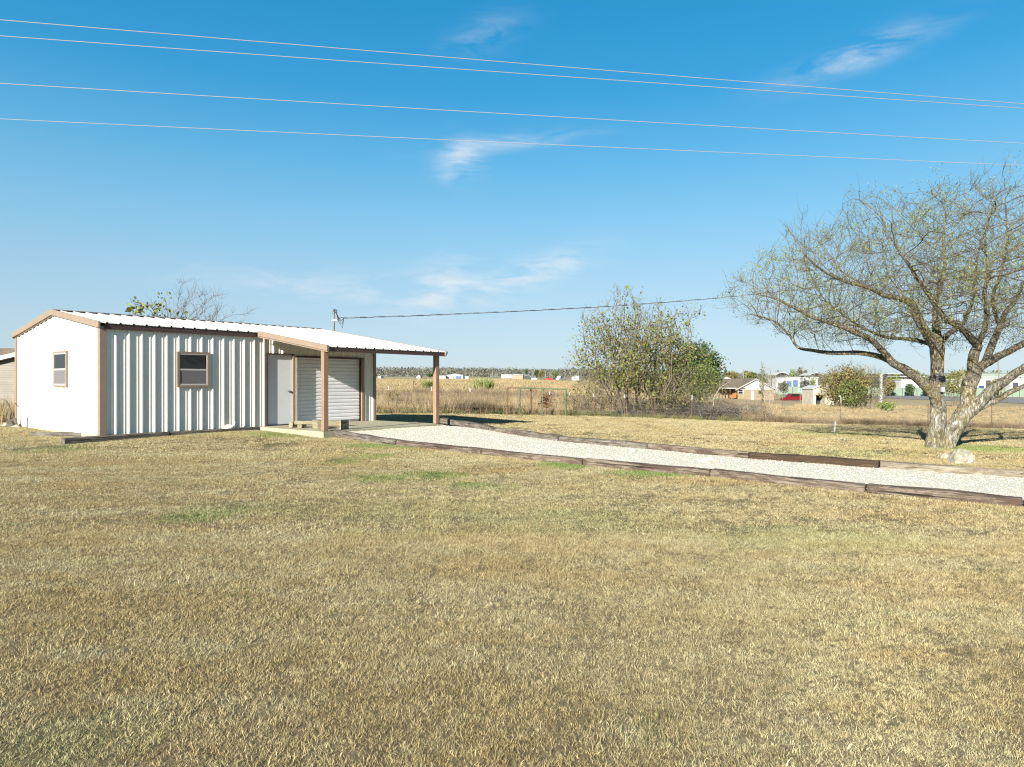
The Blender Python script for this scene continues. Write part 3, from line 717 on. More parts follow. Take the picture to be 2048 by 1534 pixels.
m_ = MB(); rake(m_, LEN + .018, LEN + .048, HALF, WID + .1, .038, .10); m_.build('rake_trim', 'tan', shed)
m_ = MB(); rake(m_, 4.02, 4.085, -3.31, -.13, .040, .095); m_.build('porch_rake_trim', 'tan', shed)
m_ = MB(); rake(m_, 4.05, 4.15, -3.29, -.10, -.096, .135); m_.build('porch_rake_flashing', 'tan', shed)
# dark eave strip under the main roof edge, porch beam
MB().box(.06, 4.02, -.070, -.034, EAVE - .03, roof_z(-.07) - .012).build('eave_trim', 'brown', shed)
bz = roof_z(-3.23)
MB().box(4.12, LEN + .02, -3.265, -3.21, bz - .125, bz - .012).build('porch_beam', 'brown', shed)
for i in range(4):
    w = -.75 - i * .72
    MB().box(4.16, LEN, w - .03, w + .03, roof_z(w) - .10, roof_z(w) - .008).build('purlin', 'brown', shed)
ws = MB(); ws.add([(LEN + .02, -3.32, bz + .01), (LEN + .115, -3.32, bz + .02), (LEN + .105, -3.30, bz - .05), (LEN + .06, -3.29, bz - .13), (LEN + .02, -3.29, bz - .10),
                   (LEN + .02, -3.20, bz + .01), (LEN + .115, -3.20, bz + .02), (LEN + .105, -3.19, bz - .05), (LEN + .06, -3.19, bz - .13), (LEN + .02, -3.19, bz - .10)],
                  [(0, 1, 2, 3, 4), (9, 8, 7, 6, 5), (0, 5, 6, 1), (1, 6, 7, 2), (2, 7, 8, 3), (3, 8, 9, 4), (4, 9, 5, 0)])
ws.build('bent_end_flashing', 'whitecap', shed)
# posts
for x in (4.14, 8.17):
    p = MB().box(x - .065, x + .065, -3.115, -2.985, 0, roof_z(-3.05) - .11).build('porch_post', 'post', shed)
    MB().box(x - .09, x + .09, -3.14, -2.96, 0.001, .010).build('base_plate', 'brown', p)
MB().box(ROLL[1], ROLL[1] + .075, -.045, .02, 0, ROLL[2] + .03).build('roll_door_jamb', 'post', shed)
MB().box(ROLL[0] - .045, ROLL[0] + .002, -.042, .02, 0, ROLL[2] + .03).build('roll_door_jamb', 'frame', shed)
MB().box(ROLL[0] - .04, ROLL[1] + .075, -.047, .01, ROLL[2] - .012, ROLL[2] + .032).build('roll_door_header', 'brown', shed)
# roll-up door curtain with horizontal corrugations
cu = MB(); zz = []; z = .05; off = .118
while z < ROLL[2] - .06:
    zz += [(z, 0), (z + .020, -.016), (z + .088, -.016), (z + .104, 0)]; z += .112
zz = [(0.0, -.006), (.045, -.006)] + zz + [(ROLL[2], 0)]
V = [(x, off + d, q) for q, d in zz for x in (ROLL[0] + .004, ROLL[1] - .0)]
cu.add(V, [(2 * i, 2 * i + 1, 2 * i + 3, 2 * i + 2) for i in range(len(zz) - 1)])
rd = cu.build('roll_up_door', 'curtain', shed)
MB().box(ROLL[0] + .01, ROLL[1] - .02, off - .03, off - .008, .0, .045).build('bottom_rail', 'steel', rd)
# man door
dr = MB().box(DOOR[0], DOOR[1], .030, .07, .03, DOOR[2]).build('door', 'white_door', shed)
lv = MB(); hx = DOOR[1] - .07
lv.tube([(hx, .03, .98), (hx, -.035, .98)], .024, 10).tube([(hx, -.03, .98), (hx - .05, -.036, .985), (hx - .11, -.034, .98)], [.014, .012, .010], 8)
lv.tube([(hx, .03, .98), (hx, .018, .98)], .036, 12)
lv.build('door_handle', 'steel', dr)
df = MB(); df.box(DOOR[0] - .035, DOOR[0], -.038, .07, 0, DOOR[2] + .035)
df.build('door_jamb', 'brown', shed)
MB().box(DOOR[1], DOOR[1] + .045, -.034, .07, 0, DOOR[2] + .035).build('door_jamb', 'tan', shed)
MB().box(DOOR[0], DOOR[1], -.036, .07, DOOR[2], DOOR[2] + .035).build('door_header', 'brown', shed)
MB().box(DOOR[0], DOOR[1], -.02, .07, .0, .03).build('door_sill', 'dark', shed)
MB().box(DOOR[0] - .03, DOOR[1] + .04, .21, .22, 0, DOOR[2]).box(ROLL[0] - .1, ROLL[1] + .1, .30, .31, 0, ROLL[2]).build('interior_lining', 'dark', shed)
def window(place, w, h):                                  # place(a, out, z): across, outward, up
    def bx(a0, a1, o0, o1, z0, z1):
        m = MB(); V = [place(a, o, z) for z in (z0, z1) for o in (o0, o1) for a in (a0, a1)]
        return m.add(V, [(0, 2, 3, 1), (4, 5, 7, 6), (0, 1, 5, 4), (2, 6, 7, 3), (0, 4, 6, 2), (1, 3, 7, 5)])
    win = bx(.03, w - .03, .0, .0345, .03, h - .03).build('window', 'dark', shed)
    for a0, a1, z0, z1 in ((0, w, h - .045, h), (0, w, 0, .045), (0, .045, .045, h - .045), (w - .045, w, .045, h - .045)):
        bx(a0, a1, .0, .058, z0, z1).build('casing', 'tan', win)
    m = MB()
    for a0, a1, z0, z1 in ((.045, w - .045, h - .08, h - .045), (.045, w - .045, .045, .08), (.045, .075, .08, h - .08), (w - .075, w - .045, .08, h - .08), (.075, w - .075, h * .5 - .03, h * .5 + .012)):
        b = bx(a0, a1, .03, .050, z0, z1); m.add(b.v, b.f)
    m.build('sash', 'frame', win)
    bx(.075, w - .075, .036, .040, h * .5 + .012, h - .08).build('pane', 'glass', win)
    bx(.075, w - .075, .036, .043, .08, h * .5 - .03).build('insect_screen', 'screen', win)
window(lambda a, o, z: (1.79 + a, -o, 1.135 + z), .86, .92)
window(lambda a, o, z: (-o, 2.96 - a, 1.135 + z), .93, .93)
# porch slab
sl = MB().box(4.02, LEN + .06, -3.17, -.024, -.34, -.002)
sl = sl.build('porch_slab', 'concrete'); sl.location = SH; sl.rotation_euler = (0, 0, SHA)
tag(sl, 'weathered concrete slab under the porch roof', 'slab', kind='structure')
#PART3
# ------------------------------------------------------------------ railroad ties
def tie_mesh(L, w, h, mat, seed):
    n = 14; V = []; Fc = []; o = Vector((seed * 5.1, seed * 2.3, 0)); c = .018
    prof = [(-w / 2 + c, 0), (w / 2 - c, 0), (w / 2, c), (w / 2, h - c), (w / 2 - c, h), (0, h + .003), (-w / 2 + c, h), (-w / 2, h - c), (-w / 2, c)]
    k = len(prof)
    for i in range(n + 1):
        x = L * i / n
        if i in (0, n): x += (.006 if i == 0 else -.006)
        for a, b in prof:
            q = Vector((x * 1.5, a * 9, b * 9)) + o
            V.append((x + .008 * mnoise.noise(q * 3), a + .016 * mnoise.noise(q), b + .020 * mnoise.noise(q + Vector((9, 4, 2)))))
    for i in range(n): Fc += [(i * k + j, i * k + (j + 1) % k, (i + 1) * k + (j + 1) % k, (i + 1) * k + j) for j in range(k)]
    Fc += [tuple(range(k))[::-1], tuple(range(n * k, n * k + k))]
    return MB().add(V, Fc).mesh('railroad_tie', mat)
def put_tie(a, b, mat, label, seed, group, w=.19, h=.155, sink=.038, lift=0.0, gap=.012, za=None, zb=None):
    a = Vector(a); b = Vector(b); za = a.z if za is None else za; zb = b.z if zb is None else zb
    d = Vector((b.x - a.x, b.y - a.y, zb - za)); L = d.length - gap
    o = link('railroad_tie', tie_mesh(L, w, h, mat, seed)); dn = d.normalized()
    o.location = (a.x, a.y, za - sink + lift); o.rotation_euler = (0, -math.asin(dn.z), math.atan2(d.y, d.x))
    return tag(o, label, 'railroad tie', group)
ORD = ['first', 'second', 'third', 'fourth', 'fifth', 'sixth', 'seventh', 'eighth', 'ninth']
nm = ['tie'] * 9; nm[6] = 'tie_grey'
N0 = shed_world(4.30, -3.30); N0.z = NEAR[0].z
for i in range(len(NEAR) - 1):
    a, b = NEAR[i].copy(), NEAR[i + 1].copy()
    if i == 0: za, zb = .24, b.z + .01
    else: za, zb = a.z + .01, b.z
    extra = ['dark tie at the near porch post, ', 'brown railroad tie, ', 'brown railroad tie, ', 'brown tie with green grass below, ', 'reddish brown railroad tie, ', 'brown cracked railroad tie, ', 'railroad tie, ', 'railroad tie, '][i]
    put_tie(a, b, 'tie' if i else 'tie_grey', extra + f'{ORD[i]} from the shed in the near driveway edging', i + 1, 'ties along the near edge of the driveway', za=za, zb=zb)
    if i == 5: break
put_tie(NEAR[6], NEAR[7], 'tie', 'brown railroad tie at the right picture edge, last in the near driveway edging', 8, 'ties along the near edge of the driveway')
fm = ['tie_grey', 'tie_grey', 'tie_grey', 'tie', 'tie_dark', 'tie_pale', 'tie_pale', 'tie_pale']
fl = ['short grey tie beside the far porch post, first in the far driveway edging', 'grey half buried tie, second from the porch in the far driveway edging', 'grey brown tie left of the middle in the far driveway edging, third from the porch',
      'brown streaked tie, fourth from the porch in the far driveway edging', 'dark almost black tie in the far driveway edging', 'bleached pale tie in front of the boulder in the far driveway edging']
for i in range(6):
    a, b = FAR[i].copy(), FAR[i + 1].copy(); lf = [.10, .07, .05, .05, .05, .045][i]
    put_tie(a, b, fm[i], fl[i], 20 + i, 'ties along the far edge of the driveway', lift=lf, za=a.z + (.05 if i == 0 else 0))
# edging in front of the shed wall, and broken pieces before the gable
def zs(p, dz=0.0): return Vector((p.x, p.y, p.z + dz))
a, b = shed_world(-.90, -.27, -.165), shed_world(1.475, -.20, -.14)
put_tie(a, b, 'tie_grey', 'dark weathered tie at the shed corner, its sawn end facing left', 31, 'ties along the shed wall', sink=.0, w=.2, h=.15)
a, b = shed_world(1.49, -.20, -.14), shed_world(4.0, -.17, -.115)
put_tie(a, b, 'tie_grey', 'weathered tie along the shed wall under the front window, ending at the slab', 32, 'ties along the shed wall', sink=.0, w=.19, h=.125)
a, b = gp(64, 872), gp(177, 874)
put_tie(a, b, 'tie_grey', 'pale grey split tie lying before the white gable wall', 33, None, w=.17, h=.13, sink=.03)
a, b = gp(179, 874), gp(196, 875)
put_tie(a, b, 'tie_dark', 'short dark tie stub between the pale split tie and the shed corner', 34, None, w=.17, h=.14, sink=.03)
# loose treated lumber on the slab
def lumber(a, b, w, h, mat, label, seed):
    o = put_tie(a, b, mat, label, seed, None, w=w, h=h, sink=0.0, gap=0)
    o.name = 'lumber_piece'; o['category'] = 'lumber'; return o
lumber(shed_world(4.42, -1.12), shed_world(4.95, -1.02), .14, .14, 'lumber', 'short pale timber offcut leaning nearest the white door', 41)
lumber(shed_world(4.40, -1.35, .10), shed_world(4.98, -1.95, .10), .14, .09, 'lumber', 'pale lumber plank bridging two blocks on the porch slab', 42)
lumber(shed_world(4.42, -1.55), shed_world(4.62, -1.35), .14, .098, 'lumber', 'small lumber block under the near end of the plank', 43)
lumber(shed_world(4.75, -1.92), shed_world(5.0, -1.72), .14, .098, 'lumber', 'small lumber block under the right end of the plank', 44)
lumber(shed_world(5.05, -1.25, .0), shed_world(5.95, -1.75, .0), .15, .16, 'lumber', 'long pale beam lying behind the plank on the slab', 45)
lumber(shed_world(4.47, -2.45), shed_world(4.60, -2.05), .20, .24, 'lumber', 'squared timber block with a dark side just left of the near porch post', 46)
lumber(shed_world(4.80, -2.85), shed_world(5.05, -2.80), .12, .24, 'lumber', 'upright lumber end just right of the near porch post', 47)
st = link('white_stone', rough_rock('white_stone', (.13, .09, .10), 'stone', 5, 2, .4)); st.location = shed_world(3.15, -.11, .03)
tag(st, 'small white stone resting on the tie at the shed wall', 'stone')
pl = MB().bar((0, 0, 0), (.05, -.02, .17), .012, .05); pl = pl.build('paper_scrap', 'whitecap'); pl.location = shed_world(3.30, -.09, -.005); pl.rotation_euler = (0, 0, SHA)
tag(pl, 'pale scrap leaning on the wall beside the white stone', 'scrap')
sk = MB().bar((0, 0, 0), (.01, 0, .28), .03, .02).build('wooden_stake', 'tie_grey'); sk.location = gp(54, 856); tag(sk, 'small grey stake standing at the foot of the white gable wall', 'stake')

# ------------------------------------------------------------------ boulder, stones, stake
def angular_rock(name):
    bm = bmesh.new()
    for p in [(-.26, -.10, -.06), (-.20, -.20, -.06), (.24, -.17, -.06), (.25, .10, -.06), (-.18, .18, -.06), (-.22, -.14, .04), (-.14, -.06, .19), (-.05, -.02, .235), (.07, .0, .215), (.15, -.03, .225), (.20, -.12, .12), (.235, -.02, .10), (.02, -.19, .05), (-.10, -.17, .12), (.10, .12, .18), (-.08, .14, .16)]: bm.verts.new(p)
    bmesh.ops.convex_hull(bm, input=bm.verts); bmesh.ops.subdivide_edges(bm, edges=bm.edges, cuts=4, use_grid_fill=True)
    bmesh.ops.triangulate(bm, faces=bm.faces)
    for v in bm.verts: v.co += Vector((1, .8, .9)) * .020 * mnoise.fractal(v.co * 9, .9, 2.1, 4) + v.co.normalized() * .018 * mnoise.cell(v.co * 13)
    me = bpy.data.meshes.new(name); bm.to_mesh(me); bm.free(); me.materials.append(M['boulder']); return me
b_ = gx(1920, 13.95)
bo = link('limestone_boulder', angular_rock('limestone_boulder')); bo.location = b_ + Vector((0, 0, .03)); bo.rotation_euler = (0, 0, R(8))
tag(bo, 'pale limestone boulder on the grass before the big tree', 'boulder')
p = gp(1891, 917); bo2 = link('limestone_chunk', rough_rock('limestone_chunk', (.10, .06, .08), 'boulder', 9, 2, .4)); bo2.location = p + Vector((0, 0, .03)); bo2.rotation_euler = (0, R(-30), 0)
tag(bo2, 'small stone chunk half buried just left of the boulder', 'stone')
for i, (px, py, r, lab) in enumerate([(1416, 929, (.20, .09, .05), 'flat pale stone on the gravel beside the dark tie'), (1668, 933, (.05, .05, .04), 'little white stone on the gravel below the dark tie'),
                                      (1268, 908, (.06, .05, .05), 'little white stone on gravel at a joint of the far ties')]):
    p = gp(px, py); o = link('gravel_rock', rough_rock('gravel_rock', r, 'stone', 12 + i, 2, .4)); o.location = (p.x, p.y, zt_drive(p.x, p.y) + r[2] * .4); o.rotation_euler = (0, 0, R(20 * i))
    tag(o, lab, 'stone')
p = gp(1668, 866); o = MB().bar((0, 0, -.05), (.06, .0, .42), .05, .03).build('white_stake', 'whitecap'); o.location = p
tag(o, 'short white stake in the tree shade on the lawn', 'stake')
p = gp(985, 827); o = MB().bar((0, 0, -.05), (.03, .0, .15), .08, .05).build('white_marker', 'whitecap'); o.location = p
tag(o, 'tiny white marker at the lawn edge left of the pipe frame', 'marker')

# ------------------------------------------------------------------ fence
fence = empty('wire_fence', (0, 35, 0), 0, 'wire fence on thin metal T posts behind the lawn', 'fence')
def fpost(x, y, h, white, lean=0.0):
    z = zt(x, y); V = MB(); dx = lean * h
    V.bar((x, y, z - .2), (x + dx, y, z + h), .034, .012).bar((x, y + .016, z - .2), (x + dx, y + .016, z + h), .010, .03)
    o = V.build('fence_post', 'tpost', fence, loc=(0, -35, 0))
    if white: MB().bar((x + dx, y - .002, z + h - white), (x + dx * 1.02, y - .002, z + h + .02), .042, .03).build('white_tip', 'whitecap', o)
    return (x + dx, y, z, h)
fps = []
for px, h, wt, ln in [(380, 1.32, 0, 0), (480, 1.32, 0, 0), (600, 1.32, 0, 0), (690, 1.32, .16, 0), (776, 1.33, .17, .02), (863, 1.30, .17, 0), (940, 1.27, .16, 0), (1020, 1.2, 0, 0), (1099, 1.18, .14, 0), (1140, 1.15, .13, -.02), (1187, 1.12, .14, 0), (1249, 1.1, .14, .0), (1310, 1.1, 0, 0),
                      (1383, 1.2, .2, .02), (1523, 1.08, 0, .0), (1681, 1.06, 0, .02), (1856, 1.10, 0, .01), (1984, 1.14, 0, -.01), (2130, 1.15, 0, 0), (2290, 1.15, 0, 0)]:
    r = (px - 1024) / F; y = 35.0
    for _ in range(6): y = float(fence_y(r * y))
    fps.append(fpost(r * y, y, h, wt, ln))
    if px == 1681:
        x, y, z, h = fps[-1]
        MB().tube([(x, y, z + h - .02), (x, y, z + h + .26), (x - .02, y, z + h + .33), (x - .07, y, z + h + .34), (x - .10, y, z + h + .29)], .018, 6).build('white_pipe_hook', 'whitecap', fence, loc=(0, -35, 0))
for k, f in enumerate((.12, .28, .44, .60, .78, .95)):
    MB().tube([(x, y - .01, z + h * f) for x, y, z, h in fps], .0028, 4).build('wire', 'fencewire', fence, loc=(0, -35, 0))
st = MB()
for (x0, y0, z0, h0), (x1, y1, z1, h1) in zip(fps[13:-1], fps[14:]):
    n = int((x1 - x0) / .30)
    for i in range(n):
        t = i / n; x, y, z = x0 + (x1 - x0) * t, y0 + (y1 - y0) * t, z0 + (z1 - z0) * t; st.tube([(x, y - .01, z), (x, y - .01, z + 1.05)], .0018, 3)
st.build('stay_wires', 'fencewire', fence, loc=(0, -35, 0))

# ------------------------------------------------------------------ pipe frame
pf = empty('pipe_frame', gx(1072, 35.2), 0, 'open frame of rusty and green painted pipe standing at the field edge', 'pipe frame')
def rel(p): return Vector(p) - pf.location
T = {}
for px, d, top, mat in [(1014, 35.0, 775, 'rust'), (1038.5, 35.0, 775.5, 'greenpipe'), (1084.5, 34.9, 777, 'greenpipe'), (1131.5, 34.8, 778.5, 'greenpipe')]:
    a = gx(px, d); t = pt(px + 1, top, d); T[px] = t; a.z -= .1
    MB().tube([rel(a), rel(t)], .042, 10).build('post', mat, pf, smooth=True)
a = gx(1060.5, 37.2); t = pt(1061.5, 776.3, 35.2)
MB().tube([rel(Vector((a.x, 35.6, a.z + .2))), rel(t)], .038, 10).build('post', 'rust', pf, smooth=True)
MB().tube([rel(T[1014]), rel(T[1038.5])], .036, 8).build('top_rail', 'rust', pf)
MB().tube([rel(T[1038.5]), rel(T[1084.5])], .033, 8).build('top_rail', 'greenpipe', pf)
MB().tube([rel(T[1084.5]), rel(T[1131.5])], .033, 8).build('top_rail', 'greenpipe', pf)

# ------------------------------------------------------------------ branching
def grow(seed_nodes, seed_par, A, step, infl, kill, iters, trop=(0, 0, .12), jit=.25, maxn=9000, radial=None):
    P = [np.array(p, float) for p in seed_nodes]; par = list(seed_par); kids = [0] * len(P)
    A = np.asarray(A, float); alive = np.ones(len(A), bool)
    D = np.full(len(A), 1e9); Nn = np.zeros(len(A), int)
    def upd(i0):
        new = np.array(P[i0:])
        for c in range(0, len(new), 400):
            d = np.linalg.norm(A[:, None] - new[None, c:c + 400], axis=2); j = d.argmin(1); m = d[np.arange(len(A)), j]
            b = m < D; D[b] = m[b]; Nn[b] = j[b] + i0 + c
    upd(0); trop = np.array(trop)
    for it in range(iters):
        act = alive & (D < infl)
        if not act.any(): break
        idx = Nn[act]; PP = np.array(P); v = A[act] - PP[idx]; v /= np.maximum(np.linalg.norm(v, axis=1, keepdims=True), 1e-9)
        S = np.zeros((len(P), 3)); np.add.at(S, idx, v); u = np.unique(idx); i0 = len(P); add = 0
        for i in u:
            if kids[i] >= 3: alive[act & (Nn == i)] = False if kids[i] > 5 else True; 
            if kids[i] >= 4: continue
            d = S[i] / max(np.linalg.norm(S[i]), 1e-9) + trop + rng.normal(0, jit, 3)
            if par[i] >= 0:
                back = P[i] - P[par[i]]; d = d + .55 * back / max(np.linalg.norm(back), 1e-9)
            if radial is not None:
                q = P[i] - radial[0]; d = d + radial[1] * q / max(np.linalg.norm(q), 1e-9)
            d /= max(np.linalg.norm(d), 1e-9); P.append(P[i] + step * d); par.append(int(i)); kids[i] += 1; kids.append(0); add += 1
        if not add or len(P) > maxn: break
        upd(i0); alive &= D > kill
        alive &= ~((np.array(kids)[Nn] >= 4) & (D < infl))
    return np.array(P), np.array(par)
def radii(P, par, r0, e=2.3, given=None):
    n = len(P); acc = np.zeros(n); r = np.zeros(n)
    for i in range(n - 1, -1, -1):
        r[i] = acc[i] ** (1 / e) if acc[i] > 0 else r0
        if given is not None and i < len(given): r[i] = max(given[i], r[i] if given[i] == 0 else given[i])
        if par[i] >= 0: acc[par[i]] += r[i] ** e
    return r
def strands(P, par, r, skip=0, sides=lambda q: 3 if q < .007 else (4 if q < .016 else (5 if q < .04 else 8)), minr=0):
    ch = [[] for _ in P]
    for i, q in enumerate(par):
        if q >= 0: ch[q].append(i)
    out = []; starts = [i for i in range(len(P)) if i >= skip and (par[i] < 0 or par[i] < skip or i != max(ch[par[i]], key=lambda c: r[c]))]
    for s in starts:
        line = ([par[s]] if par[s] >= 0 else []) + [s]; c = s
        while ch[c]: c = max(ch[c], key=lambda q: r[q]); line.append(c)
        if len(line) < 2: continue
        rr = r[line].copy()
        if par[s] >= 0: rr[0] = min(rr[0], rr[1] * 1.15)
        rr[-1] *= .6
        if rr.max() < minr: continue
        out.append((P[line], rr, sides(rr[:2].max())))
    return out
def add_twigs(P, par, r, ends, n, length, segs, r0, up=.35, spread=.9):
    Pn, pn, rn = [P], [par], [r]; base = len(P); out = []
    par_dir = P - P[np.maximum(par, 0)]
    for i in ends:
        d0 = par_dir[i] / max(np.linalg.norm(par_dir[i]), 1e-6)
        for _ in range(rng.poisson(n)):
            d = d0 + rng.normal(0, spread, 3) + np.array([0, 0, up]); d /= np.linalg.norm(d); L = length * rng.uniform(.5, 1.3)
            pts = [P[i]]
            for s in range(segs):
                d = d + rng.normal(0, .28, 3) + np.array([0, 0, up * .15]); d /= np.linalg.norm(d); pts.append(pts[-1] + d * L / segs)
            out.append((np.array(pts), np.linspace(r0, r0 * .45, segs + 1), 3))
    return out
def leaves(pos, n, size, spread, mat, name, aspect=.5, droop=0.0, tri=False):
    pos = np.repeat(np.asarray(pos), n, 0); k = len(pos); c = pos + rng.normal(0, spread, (k, 3))
    a = rng.normal(0, 1, (k, 3)); a[:, 2] -= droop; a /= np.linalg.norm(a, axis=1, keepdims=True)
    b = np.cross(a, rng.normal(0, 1, (k, 3))); b /= np.linalg.norm(b, axis=1, keepdims=True)
    s = size * np.exp(rng.normal(0, .3, k))[:, None]
    V = np.stack([c - a * s / 2, c + b * s * aspect / 2, c + a * s / 2, c - b * s * aspect / 2], 1).reshape(-1, 3)
    return np_mesh(name, V, np.arange(4 * k).reshape(-1, 4), mat, rnd=np.repeat(rng.uniform(0, 1, k), 4))
def dome(n, c, rx, ry, rz_up, rz_dn, shell=.5, lump=.25, seed=0):
    out = []
    while len(out) < n:
        d = rng.normal(0, 1, 3); d /= np.linalg.norm(d); q = rng.uniform(0, 1) ** shell
        k = 1 + lump * mnoise.noise(Vector(d * 2.2) + Vector((seed, seed * 2, 0)))
        out.append((c[0] + d[0] * rx * q * k, c[1] + d[1] * ry * q * k, c[2] + d[2] * (rz_up if d[2] > 0 else rz_dn) * q * k))
    return np.array(out)

# ------------------------------------------------------------------ the big tree
def build_big_tree():
    D = 17.5; root = empty('mesquite_tree', TREE, 0, 'large forked tree with pale lichen bark and thin feathery green foliage', 'tree')
    # limbs: photograph column, row, depth offset, radius
    L = {
     'A':  [(1869, 935, 0, .24), (1869, 896, 0, .185), (1872, 868, 0, .172), (1875, 838, .0, .168), (1877, 812, .03, .155), (1873, 785, .05, .128), (1874, 750, .06, .133), (1875, 722, .08, .135), (1875, 698, .1, .150), (1874, 672, .15, .105), (1872, 645, .25, .085), (1871, 612, .4, .065), (1880, 575, .7, .05), (1890, 530, .9, .036), (1886, 480, 1.1, .024), (1893, 430, 1.2, .014)],
     'B':  [(1880, 818, -.02, .125), (1868, 792, -.10, .118), (1851, 772, -.18, .112), (1832, 755, -.26, .107), (1810, 739, -.35, .102), (1788, 727, -.44, .095), (1771, 708, -.55, .074), (1742, 680, -.75, .064), (1706, 662, -.95, .056), (1662, 646, -1.15, .050), (1622, 633, -1.3, .042), (1584, 612, -1.5, .032), (1545, 596, -1.6, .021), (1505, 585, -1.7, .012)],
     'B2': [(1790, 728, -.44, .078), (1768, 716, -.30, .068), (1740, 709, -.15, .062), (1705, 705, .05, .055), (1655, 706, .3, .048), (1628, 701, .4, .043), (1597, 695, .6, .036), (1577, 668, .75, .030), (1552, 645, .9, .024), (1512, 630, 1.0, .014)],
     'A2': [(1875, 702, .1, .115), (1856, 672, .0, .108), (1838, 640, -.15, .098), (1824, 611, -.3, .088), (1803, 598, -.5, .074), (1770, 590, -.7, .058), (1742, 577, -.9, .048), (1700, 566, -1.2, .037), (1652, 545, -1.5, .028), (1610, 512, -1.8, .018)],
     'A3': [(1877, 694, .1, .075), (1893, 672, .3, .066), (1912, 657, .6, .058), (1930, 640, 1.0, .05), (1945, 600, 1.4, .040), (1950, 550, 1.7, .03), (1960, 480, 1.9, .018)],
     'A4': [(1866, 690, .2, .052), (1830, 680, .6, .046), (1790, 676, 1.0, .040), (1750, 668, 1.4, .033), (1700, 640, 1.8, .025), (1650, 600, 2.1, .016)],
     'C':  [(1894, 935, -.03, .24), (1895, 896, -.03, .185), (1904, 865, -.06, .182), (1919, 840, -.1, .185), (1933, 818, -.12, .172), (1936, 795, -.1, .155), (1940, 770, -.05, .158), (1948, 745, 0, .150), (1946, 726, .0, .118), (1950, 705, -.08, .108), (1955, 690, -.15, .10), (1938, 672, -.3, .082), (1915, 652, -.5, .07), (1890, 637, -.7, .062), (1868, 606, -.95, .052), (1846, 572, -1.2, .043), (1820, 535, -1.5, .033), (1790, 490, -1.8, .022)],
     'C1': [(1952, 742, .0, .112), (1966, 730, .05, .102), (1984, 720, .1, .094), (2006, 708, .2, .085), (2030, 696, .35, .078), (2060, 680, .5, .068), (2110, 650, .8, .055), (2160, 620, 1.0, .04), (2220, 580, 1.1, .022)],
     'C4': [(1970, 727, .1, .092), (1978, 705, .35, .088), (1988, 680, .55, .080), (1999, 655, .75, .072), (2010, 628, .95, .062), (2030, 600, 1.2, .05), (2050, 560, 1.5, .038), (2060, 500, 1.7, .026), (2065, 430, 1.9, .014)],
     'C5': [(1955, 692, -.15, .07), (1968, 660, -.35, .062), (1974, 625, -.6, .054), (1968, 585, -.85, .045), (1978, 540, -1.1, .036), (1970, 480, -1.3, .026), (1985, 410, -1.5, .014)],
     'C6': [(2000, 655, .75, .05), (1985, 600, .3, .042), (2000, 550, -.1, .034), (2015, 480, -.5, .024), (2010, 410, -.8, .013)],
     'C2': [(1930, 828, -.12, .165), (1948, 816, -.2, .14), (1965, 799, -.3, .125), (1984, 780, -.4, .115), (2010, 761, -.55, .105), (2036, 744, -.7, .095), (2070, 722, -.9, .082), (2120, 695, -1.1, .066), (2180, 660, -1.4, .046), (2240, 610, -1.6, .025)],
     'C3': [(1950, 816, -.2, .10), (1972, 808, -.25, .085), (1995, 799, -.3, .07), (2022, 783, -.3, .06), (2052, 770, -.2, .052), (2110, 745, .0, .04), (2180, 700, .3, .025)],
     'C7': [(2070, 722, -.9, .06), (2090, 680, -.6, .05), (2100, 620, -.2, .04), (2105, 550, .1, .03), (2095, 470, .4, .018)],
    }
    hi = MB(); VV, FF, off = [], [], 0; seedP, seedR, seedPar = [], [], []
    for nm_, pts in L.items():
        Q = np.array([(*pt(px, py, D + dz), r) for px, py, dz, r in pts])
        ln = np.linalg.norm(np.diff(Q[:, :3], axis=0), axis=1).sum(); big = Q[:, 3].max() > .12
        n = max(12, int(ln / (.035 if big else .06))); S = smooth_line(Q, n); k = 26 if big else 14
        wob = np.array([[mnoise.noise(Vector((s * 1.0, 3, j * 7 + len(nm_))) * 1) for j in range(3)] for s in np.linspace(0, ln * 2.2, n)])
        S[:, :3] += wob * (.020 + .10 * S[:, 3:4]) * np.clip(np.linspace(0, 6, n), 0, 1)[:, None] * .9
        V, Fc = tube_np(S[:, :3], S[:, 3], k); ctr = np.repeat(S[:, :3], k, 0); rad = np.repeat(S[:, 3], k)
        for i in range(len(V)):
            d = Vector(V[i] - ctr[i]); p_ = Vector(V[i]); q = Vector((p_.x * 9, p_.y * 9, p_.z * 2.6))
            ridge = 1 - abs(mnoise.noise(q)) * 2; ridge2 = mnoise.noise(q * 2.3 + Vector((5, 5, 5))); lump = mnoise.noise(p_ * 2.5)
            V[i] = ctr[i] + np.array(d) * (1 + .10 * ridge * min(1, rad[i] / .1) + .06 * ridge2 + .12 * lump)
        VV.append(V); FF.append(Fc + off); off += len(V)
        b0 = len(seedP); m = max(4, int(ln / .18)); S2 = smooth_line(Q, m)
        for j in range(m):
            if S2[j, 2] < 2.0 and S2[j, 3] > .08: pass
            seedP.append(S2[j, :3]); seedR.append(S2[j, 3]); seedPar.append(b0 + j - 1 if j else -1)
    o = link('trunk', np_mesh('trunk', np.concatenate(VV) - np.array(TREE), np.concatenate(FF), 'bark', True), root)
    seedP = np.array(seedP); ok = (seedP[:, 2] > 2.1)
    cx = TREE.x + .55
    A = np.vstack([dome(4600, (cx, D, 3.35), 5.35, 4.8, 3.05, .95, .36, .20, 4), dome(1200, (cx - 1.2, D - .5, 4.0), 4.2, 3.6, 2.6, 1.0, .8, .2, 2)])
    A = A[(A[:, 2] > 2.2) & ((A[:, 2] > 3.3) | (rng.uniform(0, 1, len(A)) < .55))]
